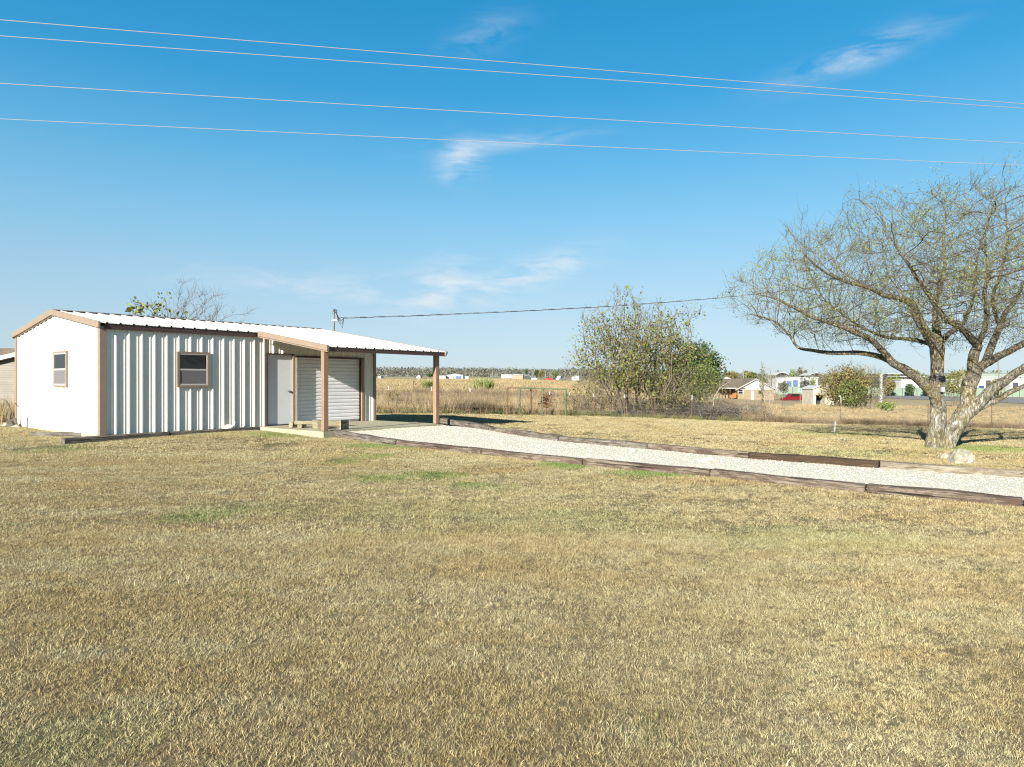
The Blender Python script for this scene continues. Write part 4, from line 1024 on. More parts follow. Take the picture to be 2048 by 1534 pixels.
    P, par = grow(seedP, seedPar, A, .15, 2.2, .20, 90, (0, 0, .10), .12, 15000, (np.array([cx - .1, D, 1.6]), .40))
    r = radii(P, par, .0048, 2.3, seedR); r[len(seedP):] = np.minimum(r[len(seedP):], .05)
    st_ = strands(P, par, r, len(seedP))
    nch = np.bincount(par[par >= 0], minlength=len(P)); new = np.arange(len(P)) >= len(seedP)
    ends = np.where(new & (nch <= 1) & (r < .012))[0]
    tw = add_twigs(P, par, r, ends, 1.15, .46, 4, .0044, .55, .45)
    V, Fc = join_tubes(st_ + tw)
    link('branches', np_mesh('branches', V - np.array(TREE), Fc, 'twig', False), root)
    tips = np.array([t[0][rng.integers(2, 5)] for t in tw]); den = np.array([mnoise.noise(Vector(p) * .8) for p in tips])
    keep = rng.uniform(0, 1, len(tips)) < np.clip(.48 + 1.9 * den, .05, .97); q = tips[keep]
    me = leaves(q - np.array(TREE), 16, .046, .085, 'leaf_mesquite', 'crown', .30, .4); link('crown', me, root)
    print('big tree', len(P), len(tw), keep.sum())
    return root
big_tree = build_big_tree()
# things fixed to the trunk
def ring(c, r, tube_r, mat, name, parent=None, n=20, wob=.03, ry=None):
    P = [(c[0] + r * math.cos(a) * (1 + wob * math.sin(5 * a)), c[1] + (ry or r) * math.sin(a), c[2] + .02 * math.sin(2 * a)) for a in np.linspace(0, 2 * math.pi, n)]
    return P
band = empty('black_band', pt(1875, 757, 17.56), 0, 'black strap wound round the left tree stem', 'strap')
for i in range(4): MB().tube(ring((0, 0, -.06 + i * .038), .158, 0, None, ''), .020, 6).build('wrap', 'black', band)
wb = empty('wire_coil', pt(1874, 783, 17.54), 0, 'coil of thin grey fence wire round the left tree stem', 'wire')
for i in range(9): MB().tube(ring((0, 0, -.13 + i * .032 + .01 * math.sin(i * 3)), .165 + .008 * math.sin(i * 2), 0, None, '', wob=.05), .0045, 4).build('strand', 'fencewire', wb)
ob = MB().box(-.045, .045, -.03, .03, -.06, .06).build('outlet_box', 'wire'); ob.location = pt(1885, 779, 17.33); tag(ob, 'small grey electrical box on the left tree stem', 'box')
sw = MB().tube([pt(1862, 781, 17.38), pt(1884, 783, 17.36), pt(1905, 787, 17.4), pt(1922, 789, 17.45)], .007, 5).build('strung_wire', 'fencewire'); tag(sw, 'short wire strung between the two stems of the tree', 'wire')

# ------------------------------------------------------------------ bushes and small trees
def shrub(name, label, cat, base, stems, c, rx, ry, up, dn, nA, leafn, leafsize, leafmat, twigmat, seed, step=.22, spread_leaf=.1, keep_p=.7, twig_n=.8, r0=.006, base_r=.6, aspect=.6, lowbias=0, group=None, maxn=4500, twig_len=.5, fan=.5, rad=.2):
    root = empty(name, base, 0, label, cat, group); base = np.array(base); sp, pr, sr = [], [], []
    for i in range(stems):
        a = rng.uniform(0, 6.28); rr = base_r * math.sqrt(rng.uniform(.05, 1)); p0 = base + np.array([rr * math.cos(a), rr * math.sin(a) * .7, -.1])
        d = np.array([p0[0] - base[0], p0[1] - base[1], 0]); d = d / max(base_r, .1) * fan + rng.normal(0, .10, 3) + np.array([0, 0, 1]); d /= np.linalg.norm(d)
        H = (c[2] - base[2]) * rng.uniform(.55, .9); b0 = len(sp); n = 6
        for j in range(n): sp.append(p0 + d * H * j / (n - 1) + rng.normal(0, .03, 3) * (j > 0)); pr.append(b0 + j - 1 if j else -1); sr.append(0)
    A = dome(nA, c, rx, ry, up, dn, .5, .6, seed)
    P, par = grow(np.array(sp), pr, A, step, step * 9, step * 1.3, 60, (0, 0, .08), .18, maxn, (base + np.array([0, 0, -.5]), rad))
    r = radii(P, par, r0, 2.4); stt = strands(P, par, r)
    nch = np.bincount(par[par >= 0], minlength=len(P)); ends = np.where((nch <= 1) & (np.arange(len(P)) >= len(sp)))[0]
    tw = add_twigs(P, par, r, ends, twig_n, twig_len, 3, r0 * .9, .55, .5)
    V, Fc = join_tubes(stt + tw); link('trunk', np_mesh('trunk', V - base, Fc, twigmat), root)
    if leafn:
        tips = np.array([t[0][rng.integers(1, 4)] for t in tw] + [P[i] for i in ends])
        den = np.array([mnoise.noise(Vector(p) * .7 + Vector((seed, 0, 0))) for p in tips])
        hh = (tips[:, 2] - base[2]) / max(c[2] + up - base[2], .1)
        k = rng.uniform(0, 1, len(tips)) < np.clip(keep_p + .7 * den - lowbias * np.clip(hh - .55, 0, 1), .03, 1)
        link('crown', leaves(tips[k] - base, leafn, leafsize, spread_leaf, leafmat, 'crown', aspect), root)
    return root
b0 = gx(1272, 36.9)
shrub('multi_stem_tree', 'many stemmed bushy tree with sparse yellow green leaves at the lawn edge', 'tree', b0, 15, (b0.x, b0.y, 3.35), 3.0, 2.5, 2.5, 2.5, 3600, 5, .095, 'leaf_bush', 'twig_mid', 3, .20, .15, .72, 1.0, .008, 1.35, .75, 1.2, maxn=9000, fan=.75, rad=.55)
for px, d, h, lab in [(1210, 36.4, 2.0, 'tangled leafy thicket at the left foot of the many stemmed tree'), (1335, 36.6, 1.9, 'tangled leafy thicket at the right foot of the many stemmed tree')]:
    b = gx(px, d); shrub('thicket', lab, 'bush', b, 10, (b.x, b.y, b.z + h * .55), 1.6, 1.2, h * .6, h * .5, 700, 6, .09, 'leaf_olive', 'twig_mid', px, .17, .15, .45, 1.2, .008, 1.1, .6, group='thickets under the many stemmed tree')
b = gx(1375, 52); shrub('green_tree', 'mid green feathery tree just right of the many stemmed tree', 'tree', b, 5, (b.x, b.y, b.z + 1.9), 2.2, 2.0, 1.3, 1.5, 900, 14, .13, 'leaf_mid', 'twig_dark', 5, .26, .28, .9, 1.0, .010, .8, .35)
b = gx(1388, 80); shrub('evergreen_tree', 'dark green rounded evergreen tree behind the feathery one', 'tree', b, 3, (b.x, b.y, b.z + 3.9), 3.0, 2.6, 1.9, 2.4, 700, 20, .28, 'leaf_dark', 'twig_dark', 6, .42, .42, .95, .8, .014, .4, .6)
b = gx(1420, 60); shrub('shrub', 'small rust tinged shrub between the evergreen and the brick house', 'bush', b, 5, (b.x, b.y, b.z + 1.6), 1.2, 1.0, .9, 1.0, 300, 9, .13, 'leaf_olive', 'twig_dark', 16, .22, .22, .8, 1.0, .009, .5, .5)
b = gx(1738, 76.5); shrub('twiggy_bush', 'brownish half bare twiggy bush behind the right side of the round bush', 'bush', b, 8, (b.x, b.y, b.z + 2.3), 1.9, 1.6, 2.2, 2.1, 900, 5, .12, 'leaf_olive', 'twig_mid', 28, .24, .2, .42, 1.6, .010, 1.0, .5, twig_len=.6)
b = gx(1693, 75); shrub('round_bush', 'large rounded olive and green bush in front of the roadside', 'bush', b, 9, (b.x, b.y, b.z + 2.5), 2.2, 2.1, 2.0, 2.3, 1000, 11, .17, 'leaf_olive', 'twig_dark', 8, .27, .26, .85, 1.2, .010, 1.4, .55)
b = gx(1698, 72.8); shrub('green_bush', 'brighter green bush growing into the left front of the round olive bush', 'bush', b, 5, (b.x, b.y, b.z + 1.5), 1.5, .9, 1.3, 1.4, 420, 12, .17, 'leaf_mid', 'twig_dark', 9, .25, .22, .9, 1.0, .009, .8, .5)
b = gx(1771, 70); shrub('low_shrub', 'low bright green shrub at the right foot of the round bush', 'bush', b, 6, (b.x, b.y, b.z + .45), .85, .7, .35, .4, 220, 12, .13, 'leaf_lime', 'twig_dark', 10, .16, .12, .95, .8, .008, .5, .6, twig_len=.2)
b = gx(1535, 95); shrub('bare_sapling', 'bare grey small tree with a green top before the brick house', 'tree', b, 4, (b.x, b.y, b.z + 2.6), 2.0, 1.6, 1.9, 2.2, 420, 2, .12, 'leaf_mid', 'twig_pale', 12, .28, .25, .12, 1.3, .013, .7, .5)
b = gx(1910, 110); shrub('yellow_tree', 'yellow green slender tree seen between the two stems of the big tree', 'tree', b, 4, (b.x, b.y, b.z + 3.4), 2.3, 2.0, 1.9, 1.8, 500, 9, .22, 'leaf_bush', 'twig', 13, .34, .35, .75, 1.0, .014, .6, .5)
# bare tree and leafy sapling behind the shed
b = gx(395, 33); shrub('bare_tree', 'bare leafless tree showing above the shed roof', 'tree', b, 3, (b.x - .1, b.y, b.z + 3.8), 2.2, 1.8, 2.0, 1.5, 750, 0, .1, 'leaf_bush', 'twig_mid', 14, .22, .1, .0, 1.8, .0075, .5, maxn=3000, twig_len=.55)
b = gx(305, 31); shrub('leafy_sapling', 'yellow green leafy sapling peeping over the shed roof left of the bare tree', 'tree', b, 3, (b.x, b.y, b.z + 4.0), 1.0, .8, 1.2, .9, 170, 8, .16, 'leaf_bush', 'twig_dark', 15, .26, .15, .6, .6, .009, .3, .7)
# brush pile of dead canes
def canes(name, label, base, n, rx, ry, h, mat, cat='bush', bend=.6):
    root = empty(name, base, 0, label, cat); L_ = []
    for i in range(n):
        p = np.array([rng.normal(0, rx * .5), rng.normal(0, ry * .5), -.05]); a = rng.uniform(0, 6.28); l = h * rng.uniform(.5, 1.25); d = np.array([math.cos(a) * .25, math.sin(a) * .25, 1.0]); pts = [p]
        for s in range(6):
            d = d + np.array([math.cos(a), math.sin(a), -.5]) * bend * rng.uniform(.1, .5); d /= np.linalg.norm(d); pts.append(pts[-1] + d * l / 6)
        L_.append((np.array(pts), np.linspace(.011, .004, 7), 3))
    V, Fc = join_tubes(L_); link('canes', np_mesh('canes', V, Fc, mat), root); return root
canes('briar_thicket', 'brown tangle of dead arching canes right of the many stemmed tree', gx(1400, 36.0), 1100, 3.2, 1.0, 1.2, 'twig_mid')
canes('briar_mound', 'grey brown mound of dead canes at the fence before the brick house', gx(1465, 37.0), 420, 1.1, .8, 1.15, 'twig_pale')
sn = MB().tube([gx(1424, 36.5), pt(1428, 795, 36.5), pt(1440, 775, 36.6), pt(1462, 762, 36.8)], [.03, .025, .018, .008], 6).build('leaning_cane', 'twig_pale'); tag(sn, 'single long pale cane arching above the dead tangle', 'branch')
rp = MB().bar((0, 0, 0), (.09, 0, -.22), .10, .04).build('pale_scrap', 'whitecap'); rp.location = pt(1398, 822, 35.6); tag(rp, 'white scrap caught in the dead cane tangle', 'scrap')
b = gx(1092, 36.3); root = empty('dead_bush', b, 0, 'rust brown dead weed inside the pipe frame', 'bush')
q = dome(90, (0, 0, .75), .33, .3, .5, .6, .5, .4, 3); link('crown', leaves(q, 5, .10, .08, 'deadleaf', 'crown', .5), root)
MB().tube([(0, 0, -.1), (.05, 0, .6), (-.02, 0, 1.1)], [.02, .015, .006], 5).build('trunk', 'twig_dark', root)
b = gx(846, 39); shrub('thin_sapling', 'thin nearly bare sapling standing in the tall grass left of the porch post', 'sapling', b, 2, (b.x - .05, b.y, b.z + 1.7), .55, .4, .65, .8, 60, 3, .09, 'leaf_lime', 'twig', 21, .22, .1, .6, .7, .008, .12, .5, twig_len=.3)
b = gx(787, 36); shrub('round_weed', 'round brown tumbleweed like shrub in the tall grass by the shed end', 'bush', b, 5, (b.x, b.y, b.z + .75), .45, .4, .35, .4, 200, 8, .06, 'leaf_olive', 'twig', 22, .13, .06, .9, 1.2, .005, .2, .4, twig_len=.15)
# reed clumps in the field
def reed(px, d, w, h, lab):
    b = gx(px, d); n = 900; root = link('reed_clump', tuft('reed_clump', n, w, h * .6, h * 1.15, .06, 4, 42, 'reed', 1.5)); root.location = b; tag(root, lab, 'reed')
reed(967, 66, .85, 1.25, 'large pale green reed clump in the field right of the porch post')
reed(858, 66, .5, 1.0, 'small pale green reed clump behind the far porch post')
# stump and dry weeds left of the shed
root = empty('old_stump', gx(24, 20.0), 0, 'gnarled grey stump with a bent dead branch at the left picture edge', 'stump')
link('stump', rough_rock('stump', (.16, .15, .24), 'tie_grey', 8, 3, .35), root)
MB().tube([(-.10, 0, -.1), (-.07, 0, .25), (-.03, 0, .42), (-.10, 0, .62), (-.20, .05, .75), (-.38, .1, .80)], [.05, .04, .03, .025, .018, .01], 7).build('dead_branch', 'twig', root)
for i, (px, py, r, lab) in enumerate([(8, 853, (.16, .1, .08), 'grey flat stone at the left picture edge beside the stump'), (32, 856, (.13, .1, .06), 'grey stone at the foot of the left shed corner')]):
    o = link('field_stone', rough_rock('field_stone', r, 'boulder', 30 + i, 2, .35)); o.location = gp(px, py) + Vector((0, 0, .03)); tag(o, lab, 'stone')

# ------------------------------------------------------------------ tall dry grass
def build_weeds():
    straw = src_collection('straw', [tuft('straw_clump', 60, .28, .45, 1.0, .012, 4, 38, 'weed_straw', 1.6) for _ in range(4)])
    brown = src_collection('brownweed', [tuft('weed_clump', 70, .26, .35, .95, .014, 5, 48, 'weed_brown', 1.3) for _ in range(4)])
    green = src_collection('greenweed', [tuft('weed_clump', 80, .26, .15, .45, .014, 10, 60, 'weed_green', 1.3) for _ in range(3)])
    short = src_collection('fieldgrass', [tuft('field_clump', 60, .5, .15, .40, .025, 10, 60, 'weed_straw', 1.4) for _ in range(3)])
    def put(name, col, x, y, s, lab, nv):
        n = len(x); scatter(name, np.stack([x, y, zt(x, y)], 1), rng.uniform(0, 6.28, n), s, col, lab, 'grass', None, nv)
    # band beyond the left fence
    n = 7000; y = 35.2 + 24 * rng.uniform(0, 1, n) ** 1.3; x = rng.uniform(-.72, .36, n) * y
    y = np.maximum(y, fence_y(x) + .25); hgt = np.array([mnoise.noise(Vector((a * .25, b * .25, 1))) for a, b in zip(x, y)])
    kb = (x / y > .085) & (x / y < .33) & (y < 41); x, y, hgt = x[~kb], y[~kb], hgt[~kb]; n = len(x)
    br = (hgt + rng.normal(0, .15, n) + .25 * (y > 44)) > .10
    s = (.8 + .5 * hgt) * rng.uniform(.6, 1.15, n)
    put('tall_dry_grass', straw, x[~br], y[~br], s[~br], 'tall straw coloured grass beyond the left part of the fence', 4)
    put('brown_weeds', brown, x[br], y[br], s[br] * .95, 'brown seed head weeds mixed into the tall grass', 4)
    n = 260; x = rng.uniform(-14, 12, n); y = fence_y(x) + rng.normal(.2, .35, n)
    put('green_weeds', green, x, y, rng.uniform(.3, .95, n), 'low green weeds along the foot of the fence', 3)
    # under the right part of the fence
    n = 900; x = rng.uniform(11.5, 36, n); y = fence_y(x) + rng.normal(0, .22, n)
    put('fence_weeds', brown, x, y, rng.uniform(.22, .50, n), 'short brown weeds under the right part of the fence', 4)
    # clump between fence and houses, around the old shed
    xs, ys = [], []
    for px0, px1, d0, d1, m in [(1440, 1560, 37, 46, 260), (1380, 1560, 60, 90, 420), (1590, 1690, 70, 95, 420), (1550, 1760, 62, 68, 200), (1780, 2200, 92, 97, 500)]:
        d = rng.uniform(d0, d1, m); xs.append((rng.uniform(px0, px1, m) - 1024) / F * d); ys.append(d)
    x, y = np.concatenate(xs), np.concatenate(ys)
    put('dry_grass_clumps', straw, x, y, rng.uniform(.2, .65, len(x)), 'dry straw grass clumps between the fence and the houses', 4)
    # far field stubble
    n = 7000; y = np.exp(rng.uniform(math.log(56), math.log(330), n)); x = rng.uniform(-.55, .25, n) * y
    put('field_stubble', short, x, y, rng.uniform(.6, 1.5, n), 'short dry stubble across the far field', 3)
    n = 3200; y = np.exp(rng.uniform(math.log(35), math.log(92), n)); x = rng.uniform(.36, .85, n) * y; k = y > fence_y(x) + .5
    put('paddock_stubble', short, x[k], y[k], rng.uniform(.18, .42, k.sum()), 'closely mown dry grass of the paddock behind the fence', 3)
    # weeds left of the shed
    n = 240; x = rng.uniform(-18.5, -14.0, n); y = rng.uniform(20.0, 26, n); k = (x - SH.x) * -_u[1] + (y - SH.y) * _u[0] > 6.25; k |= ((x - SH.x) * _u[0] + (y - SH.y) * _u[1]) < -.4; k &= x / y < -.705
    put('weed_patch', straw, x[k], y[k], rng.uniform(.5, .9, k.sum()), 'dry weeds at the left picture edge beside the shed', 4)
build_weeds()
#PART4
# ------------------------------------------------------------------ overhead lines
names = ['uppermost of the four pale power lines crossing the sky', 'second pale power line from the top, close under the uppermost', 'third pale power line from the top of the sky', 'lowest of the four pale power lines crossing the sky']
for (ya, da, yb, db), lab in zip([(40, 14.6, 208, 19.0), (72, 15.0, 217, 19.2), (167, 15.6, 287, 19.6), (238, 17.6, 331, 21.4)], names):
    a, b = pt(0, ya, da), pt(2048, yb, db); P = []
    for t in np.linspace(-1.2, 2.2, 60):
        p = a.lerp(b, 0) + (b - a) * t; p.z += .22 * ((t - .5) ** 2 - .25) * .35; P.append(p)
    o = MB().tube(P, .0080, 5).build('power_line', 'wire'); tag(o, lab, 'power line', 'power lines overhead')
sp = gx(668, 26.6); sp.z = zt(sp.x, sp.y)
pole = empty('service_pole', sp, 0, 'slim grey service pole behind the shed roof with insulator and loose wires', 'utility pole')
ph = pt(668, 624, 26.6).z - sp.z
MB().tube([(0, 0, -.3), (0, 0, ph)], [.042, .036], 10).build('pole', 'polewood', pole, smooth=True)
MB().tube([(0, 0, ph - .04), (0, 0, ph + .02), (.02, -.01, ph + .06), (.07, -.02, ph + .05), (.10, -.03, ph - .01)], [.05, .055, .06, .055, .04], 10).build('weatherhead', 'steel', pole)
MB().box(-.07, .13, -.05, .05, ph - .34, ph - .29).build('bracket', 'steel', pole)
W0 = pt(689, 636, 26.6) - sp
for k, (dy, sg) in enumerate([(0, .12), (.02, .25), (-.02, .40)]):
    MB().tube([(.08, dy, ph - .02), (.18, dy, ph - .15 - sg * .5), (.27 + .03 * k, dy, ph - .22 - sg), (W0.x - .03, W0.y, W0.z)], .012, 5).build('drip_loop', 'black', pole)
MB().tube([(.10, 0, ph - .31), (W0.x - .12, W0.y, W0.z + .02), (W0.x, W0.y, W0.z)], .014, 5).build('dead_end_clamp', 'steel', pole)
ctrl = [(689, 636, 26.6), (840, 631, 26.7), (1000, 624, 26.9), (1140, 617, 27.1), (1290, 607.5, 27.3), (1460, 593.5, 27.5), (1650, 572, 27.8), (1850, 545, 28.1), (2150, 496, 28.6), (2500, 425, 29.2)]
S = smooth_line(np.array([tuple(pt(*c)) for c in ctrl]), 700); root = empty('service_cable', S[0], 0, 'twisted black service cable sagging from the slim pole towards the big tree', 'cable')
s = np.r_[0, np.cumsum(np.linalg.norm(np.diff(S, axis=0), axis=1))]
for k in range(3):
    a = s / .72 * 2 * math.pi + k * 2.094; Q = S - S[0] + np.stack([np.zeros_like(a), .013 * np.cos(a), .013 * np.sin(a)], 1)
    MB().tube(Q, .0085 if k else .006, 4).build('strand', 'black' if k else 'wire', root)

# ------------------------------------------------------------------ neighbour house at the left edge
def nb_house():
    d = 33.5; o = gx(-60, d); h = empty('neighbour_house', o, R(-2), 'beige grey lap sided house partly hidden behind the shed at the left edge', 'house')
    m = MB(); z = 0.0; top = pt(0, 722, d).z - o.z + .1
    while z < top:
        m.add([(-6, 0, z), (3.4, 0, z), (3.4, .018, z + .112), (-6, .018, z + .112), (-6, .018, z), (3.4, .018, z)], [(0, 1, 2, 3), (0, 4, 5, 1)]); z += .112
    m.build('siding_wall', 'siding_grey', h)
    MB().box(-6, 3.4, .03, 6, -.3, top).build('wall_core', 'siding_grey', h)
    z0 = pt(0, 719, d).z - o.z; z1 = pt(35, 711, d).z - o.z; x0 = 0.0; sl = (z1 - z0) / (35 / F * d)
    f = MB(); X0, X1 = -5, 4.5; xa = 60 / F * d
    zz = lambda x: z0 + sl * (x - xa)
    f.add([(x, y, zz(x) + dz) for x in (X0, X1) for y in (-.32, -.28) for dz in (-.10, .10)], [(0, 1, 3, 2), (4, 6, 7, 5), (0, 4, 5, 1), (2, 3, 7, 6), (1, 5, 7, 3), (0, 2, 6, 4)]); f.build('fascia', 'siding_white', h)
    zr = pt(0, 698, d + 3).z - o.z
    r = MB(); r.add([(X0, -.31, zz(X0) + .10), (X1, -.31, zz(X1) + .10), (X1, 3.2, zr), (X0, 3.2, zr + .1), (X0, -.31, zz(X0) + .06), (X1, -.31, zz(X1) + .06), (X1, 3.2, zr - .1), (X0, 3.2, zr)],
                    [(0, 1, 2, 3), (4, 7, 6, 5), (0, 4, 5, 1), (1, 5, 6, 2), (2, 6, 7, 3), (3, 7, 4, 0)]); r.build('roof', 'shingle', h)
    s_ = MB(); s_.add([(X0, -.3, zz(X0) - .1), (X1, -.3, zz(X1) - .1), (X1, .02, zz(X1) - .08), (X0, .02, zz(X0) - .08)], [(0, 1, 2, 3)]); s_.build('soffit', 'siding_white', h)
nb_house()

# ------------------------------------------------------------------ brick house
def bhouse():
    d = 165.0; k = d / F; o = gx(1509, d); h = empty('brick_house', o, 0, 'tan brick house with white gable and brown roof beyond the dead canes', 'house')
    X = lambda px: (px - 1509) * k
    Z = lambda py: (798.5 - py) * k
    MB().box(X(1475), X(1548), 0, 11, -.8, Z(778)).build('wall', 'brick', h)
    MB().prism([(X(1474), Z(778)), (X(1549), Z(778)), (X(1511), Z(758))], 'y', .02, 11).build('gable', 'siding_white', h)
    r = MB()
    for s, xe in ((-1, X(1470)), (1, X(1553))):
        xa = X(1511); ze, za = Z(779.5), Z(757); r.prism([(xe, ze), (xa, za), (xa, za + .22), (xe, ze + .22)], 'y', -.5, 11.4)
    r.build('roof', 'shingle', h)
    f = MB()
    for xe in (X(1470), X(1553)):
        xa = X(1511); f.prism([(xe, Z(780)), (xa, Z(757.8)), (xa, Z(756.4)), (xe, Z(778.2))], 'y', -.56, -.505)
    f.build('rake_board', 'siding_white', h)
    # left wing with porch
    MB().box(X(1440), X(1475) - .01, 3, 11, -.8, Z(777)).build('wing_wall', 'brick', h)
    w = MB(); w.add([(X(1436), -.3, Z(776)), (X(1490), -.3, Z(776)), (X(1500), 5.5, Z(756)), (X(1447), 5.5, Z(756)), (X(1436), 11.3, Z(776)), (X(1500), 11.3, Z(776))],
                    [(0, 1, 2, 3), (3, 2, 5, 4), (0, 3, 4), (0, 4, 5, 1)]); w.build('wing_roof', 'shingle', h)
    MB().box(X(1436), X(1472), -.36, -.30, Z(776.3), Z(774.7)).build('eave_board', 'siding_white', h)
    for px in (1444, 1451, 1460, 1473): MB().box(X(px) - .07, X(px) + .07, -.2, -.06, -.8, Z(776.4)).build('porch_post', 'brown', h)
    for px in (1481.5,):
        w_ = MB().box(X(px) - .45, X(px) + .45, -.03, .05, Z(786), Z(778.2)).build('window', 'glass', h)
        MB().box(X(px) - .55, X(px) + .55, -.035, -.031, Z(782.4), Z(781.8)).box(X(px) + .45, X(px) + .75, -.04, .02, Z(786.5), Z(778.5)).build('frame', 'siding_white', w_)
    MB().box(X(1502), X(1508), -.04, .05, -.1, Z(780.5)).build('door', 'siding_white', h)
    MB().box(X(1517), X(1523), -.03, .05, Z(787), Z(780)).build('window', 'glass', h)
    MB().prism([(X(1497), Z(756.5)), (X(1512) - 3.2, Z(752)), (X(1466), Z(756.5))], 'y', 12, 20).build('rear_gable', 'siding_white', h)
    og = empty('orange_machine', o + Vector((X(1463), -.9, 0)), 0, 'orange machine under the porch of the brick house', 'machine')
    MB().prism([(-.75, .45), (.75, .45), (.75, 1.55), (.1, 1.6), (-.2, 1.1), (-.75, 1.0)], 'y', -.4, .4).build('body', 'orange', og)
    for x in (-.5, .5): MB().tube([(x, -.45, .32), (x, -.25, .32)], .32, 12).build('wheel', 'tyre', og)
bhouse()

# ------------------------------------------------------------------ vehicles
def car(name, label, loc, rz, L, W, H, paint, cat, kind='suv', group=None):
    c = empty(name, loc, rz, label, cat, group); g = .22 * H / 1.7; b = .55 * H; h2 = L / 2
    body = MB().prism([(-h2, g), (h2, g), (h2, b * .95), (h2 * .98, b), (-h2 * .45, b), (-h2 * .98, b * .86), (-h2, b * .7)], 'y', -W / 2, W / 2).build('body', paint, c)
    if kind == 'suv': cab = [(-h2 * .42, b), (h2 * .95, b), (h2 * .90, H * .97), (-h2 * .12, H)]
    elif kind == 'pickup': cab = [(-h2 * .30, b), (h2 * .22, b), (h2 * .18, H * .98), (-h2 * .02, H)]
    else: cab = [(-h2 * .45, b), (h2 * .72, b), (h2 * .42, H * .97), (-h2 * .12, H)]
    MB().prism(cab, 'y', -W / 2 + .08, W / 2 - .08).build('cabin', paint, c)
    cx = sum(p[0] for p in cab) / 4; cz = sum(p[1] for p in cab) / 4
    win = [(cx + (x - cx) * .84, cz + (z - cz) * .68) for x, z in cab]
    mid = (win[0][0] + win[1][0]) / 2
    for s in (-1, 1):
        y0, y1 = (-W / 2 + .074, -W / 2 + .079) if s < 0 else (W / 2 - .079, W / 2 - .074)
        MB().prism(win, 'y', y0, y1).build('side_window', 'glass', c)
    for x in (-h2 * .62, h2 * .60):
        for s in (-1, 1):
            w = MB().tube([(x, s * W / 2 - s * .2, .34), (x, s * W / 2 + s * .01, .34)], .34, 16).build('wheel', 'tyre', c)
            MB().tube([(x, s * W / 2 + s * .008, .34), (x, s * W / 2 + s * .02, .34)], .2, 12).build('rim', 'steel', w)
    for s in (-1, 1): MB().box(-h2 - .01, -h2 + .05, s * W * .36 - .15, s * W * .36 + .15, b * .62, b * .82).build('headlight', 'whitecap', c)
    return c
car('parked_suv', 'dark red SUV parked beside the old white shed', gx(1582, 160), R(4), 4.5, 1.85, 1.75, 'red', 'car')
car('parked_pickup', 'red pickup truck far off beside the beige metal building', gx(1097, 390) , R(3), 5.0, 1.9, 1.8, 'red_bright', 'pickup', 'pickup')
car('parked_car', 'white car far off at the right end of the beige metal building', gx(1066, 392), R(-5), 4.6, 1.8, 1.5, 'white_car', 'car', 'sedan')
car('parked_van', 'white van far off right of the red pickup', gx(1119, 395), R(60), 5.2, 2.0, 2.4, 'white_car', 'van')
car('parked_car', 'dark car far off between the red pickup and the white van', gx(1109, 398), R(8), 4.5, 1.8, 1.5, 'charcoal', 'car', 'sedan')

# ------------------------------------------------------------------ old white shed and signs
def old_shed():
    d = 105.0; k = d / F; o = gx(1632, d); h = empty('old_shed', o, R(0), 'old peeling white shed with a dark opening left of the round bush', 'shed')
    X = lambda px: (px - 1632) * k
    H = (o.z, pt(1632, 772, d).z)[1] - o.z
    m = MB(); m.box(X(1626), X(1632), .0, 4, -.3, H * .86).box(X(1650), X(1668), .0, 4, -.3, H * .86).box(X(1632), X(1650), .0, .12, H * .55, H * .86); m.build('wall', 'oldpaint', h)
    MB().prism([(X(1626), H * .86), (X(1668), H * .86), (X(1655), H * .98), (X(1640), H)], 'y', .01, 4).build('gable', 'oldpaint', h)
    MB().box(X(1632), X(1650), 1.6, 1.7, -.3, H * .55).build('opening', 'dark', h)
    MB().box(X(1631), X(1651), -.05, .0, H * .50, H * .57).build('lintel', 'tie_dark', h)
    r = MB(); pts = [(X(1624), H * .84), (X(1640), H * 1.0), (X(1655), H * .98), (X(1671), H * .85)]
    r.prism(pts + [(x, z + .10) for x, z in pts[::-1]], 'y', -.2, 4.2); r.build('roof', 'whitecap', h)
old_shed()
def sign(px, d, y0, y1, w, label, face='whitecap', mark=None):
    o = gx(px, d); s = empty('road_sign', o, 0, label, 'sign'); z0 = pt(px, y1, d).z - o.z; z1 = pt(px, y0, d).z - o.z
    MB().box(-.05, .05, .03, .10, -.3, z1 - .05).build('post', 'polewood', s)
    b = MB().box(-w / 2, w / 2, -.02, .03, z0, z1).build('panel', face, s)
    if mark:
        cz = (z0 + z1) / 2; MB().prism([(-w * .28, cz - .12), (w * .10, cz - .20), (w * .30, cz + .05), (w * .12, cz + .24), (-w * .16, cz + .20)], 'y', -.026, -.021).build('emblem', mark, b)
sign(1600.5, 140, 777, 783.5, .85, 'small white sign with a teal emblem above the dark red SUV', 'whitecap', 'teal')
o = gx(1762, 120); wp = empty('white_column', o, 0, 'white concrete post standing right of the round bush', 'post'); hz_ = pt(1762, 749, 120).z - o.z
MB().box(-.16, .16, -.16, .16, -.3, hz_).build('shaft', 'whitecap', wp); MB().box(-.22, .22, -.22, .22, hz_, hz_ + .12).build('cap', 'whitecap', wp)

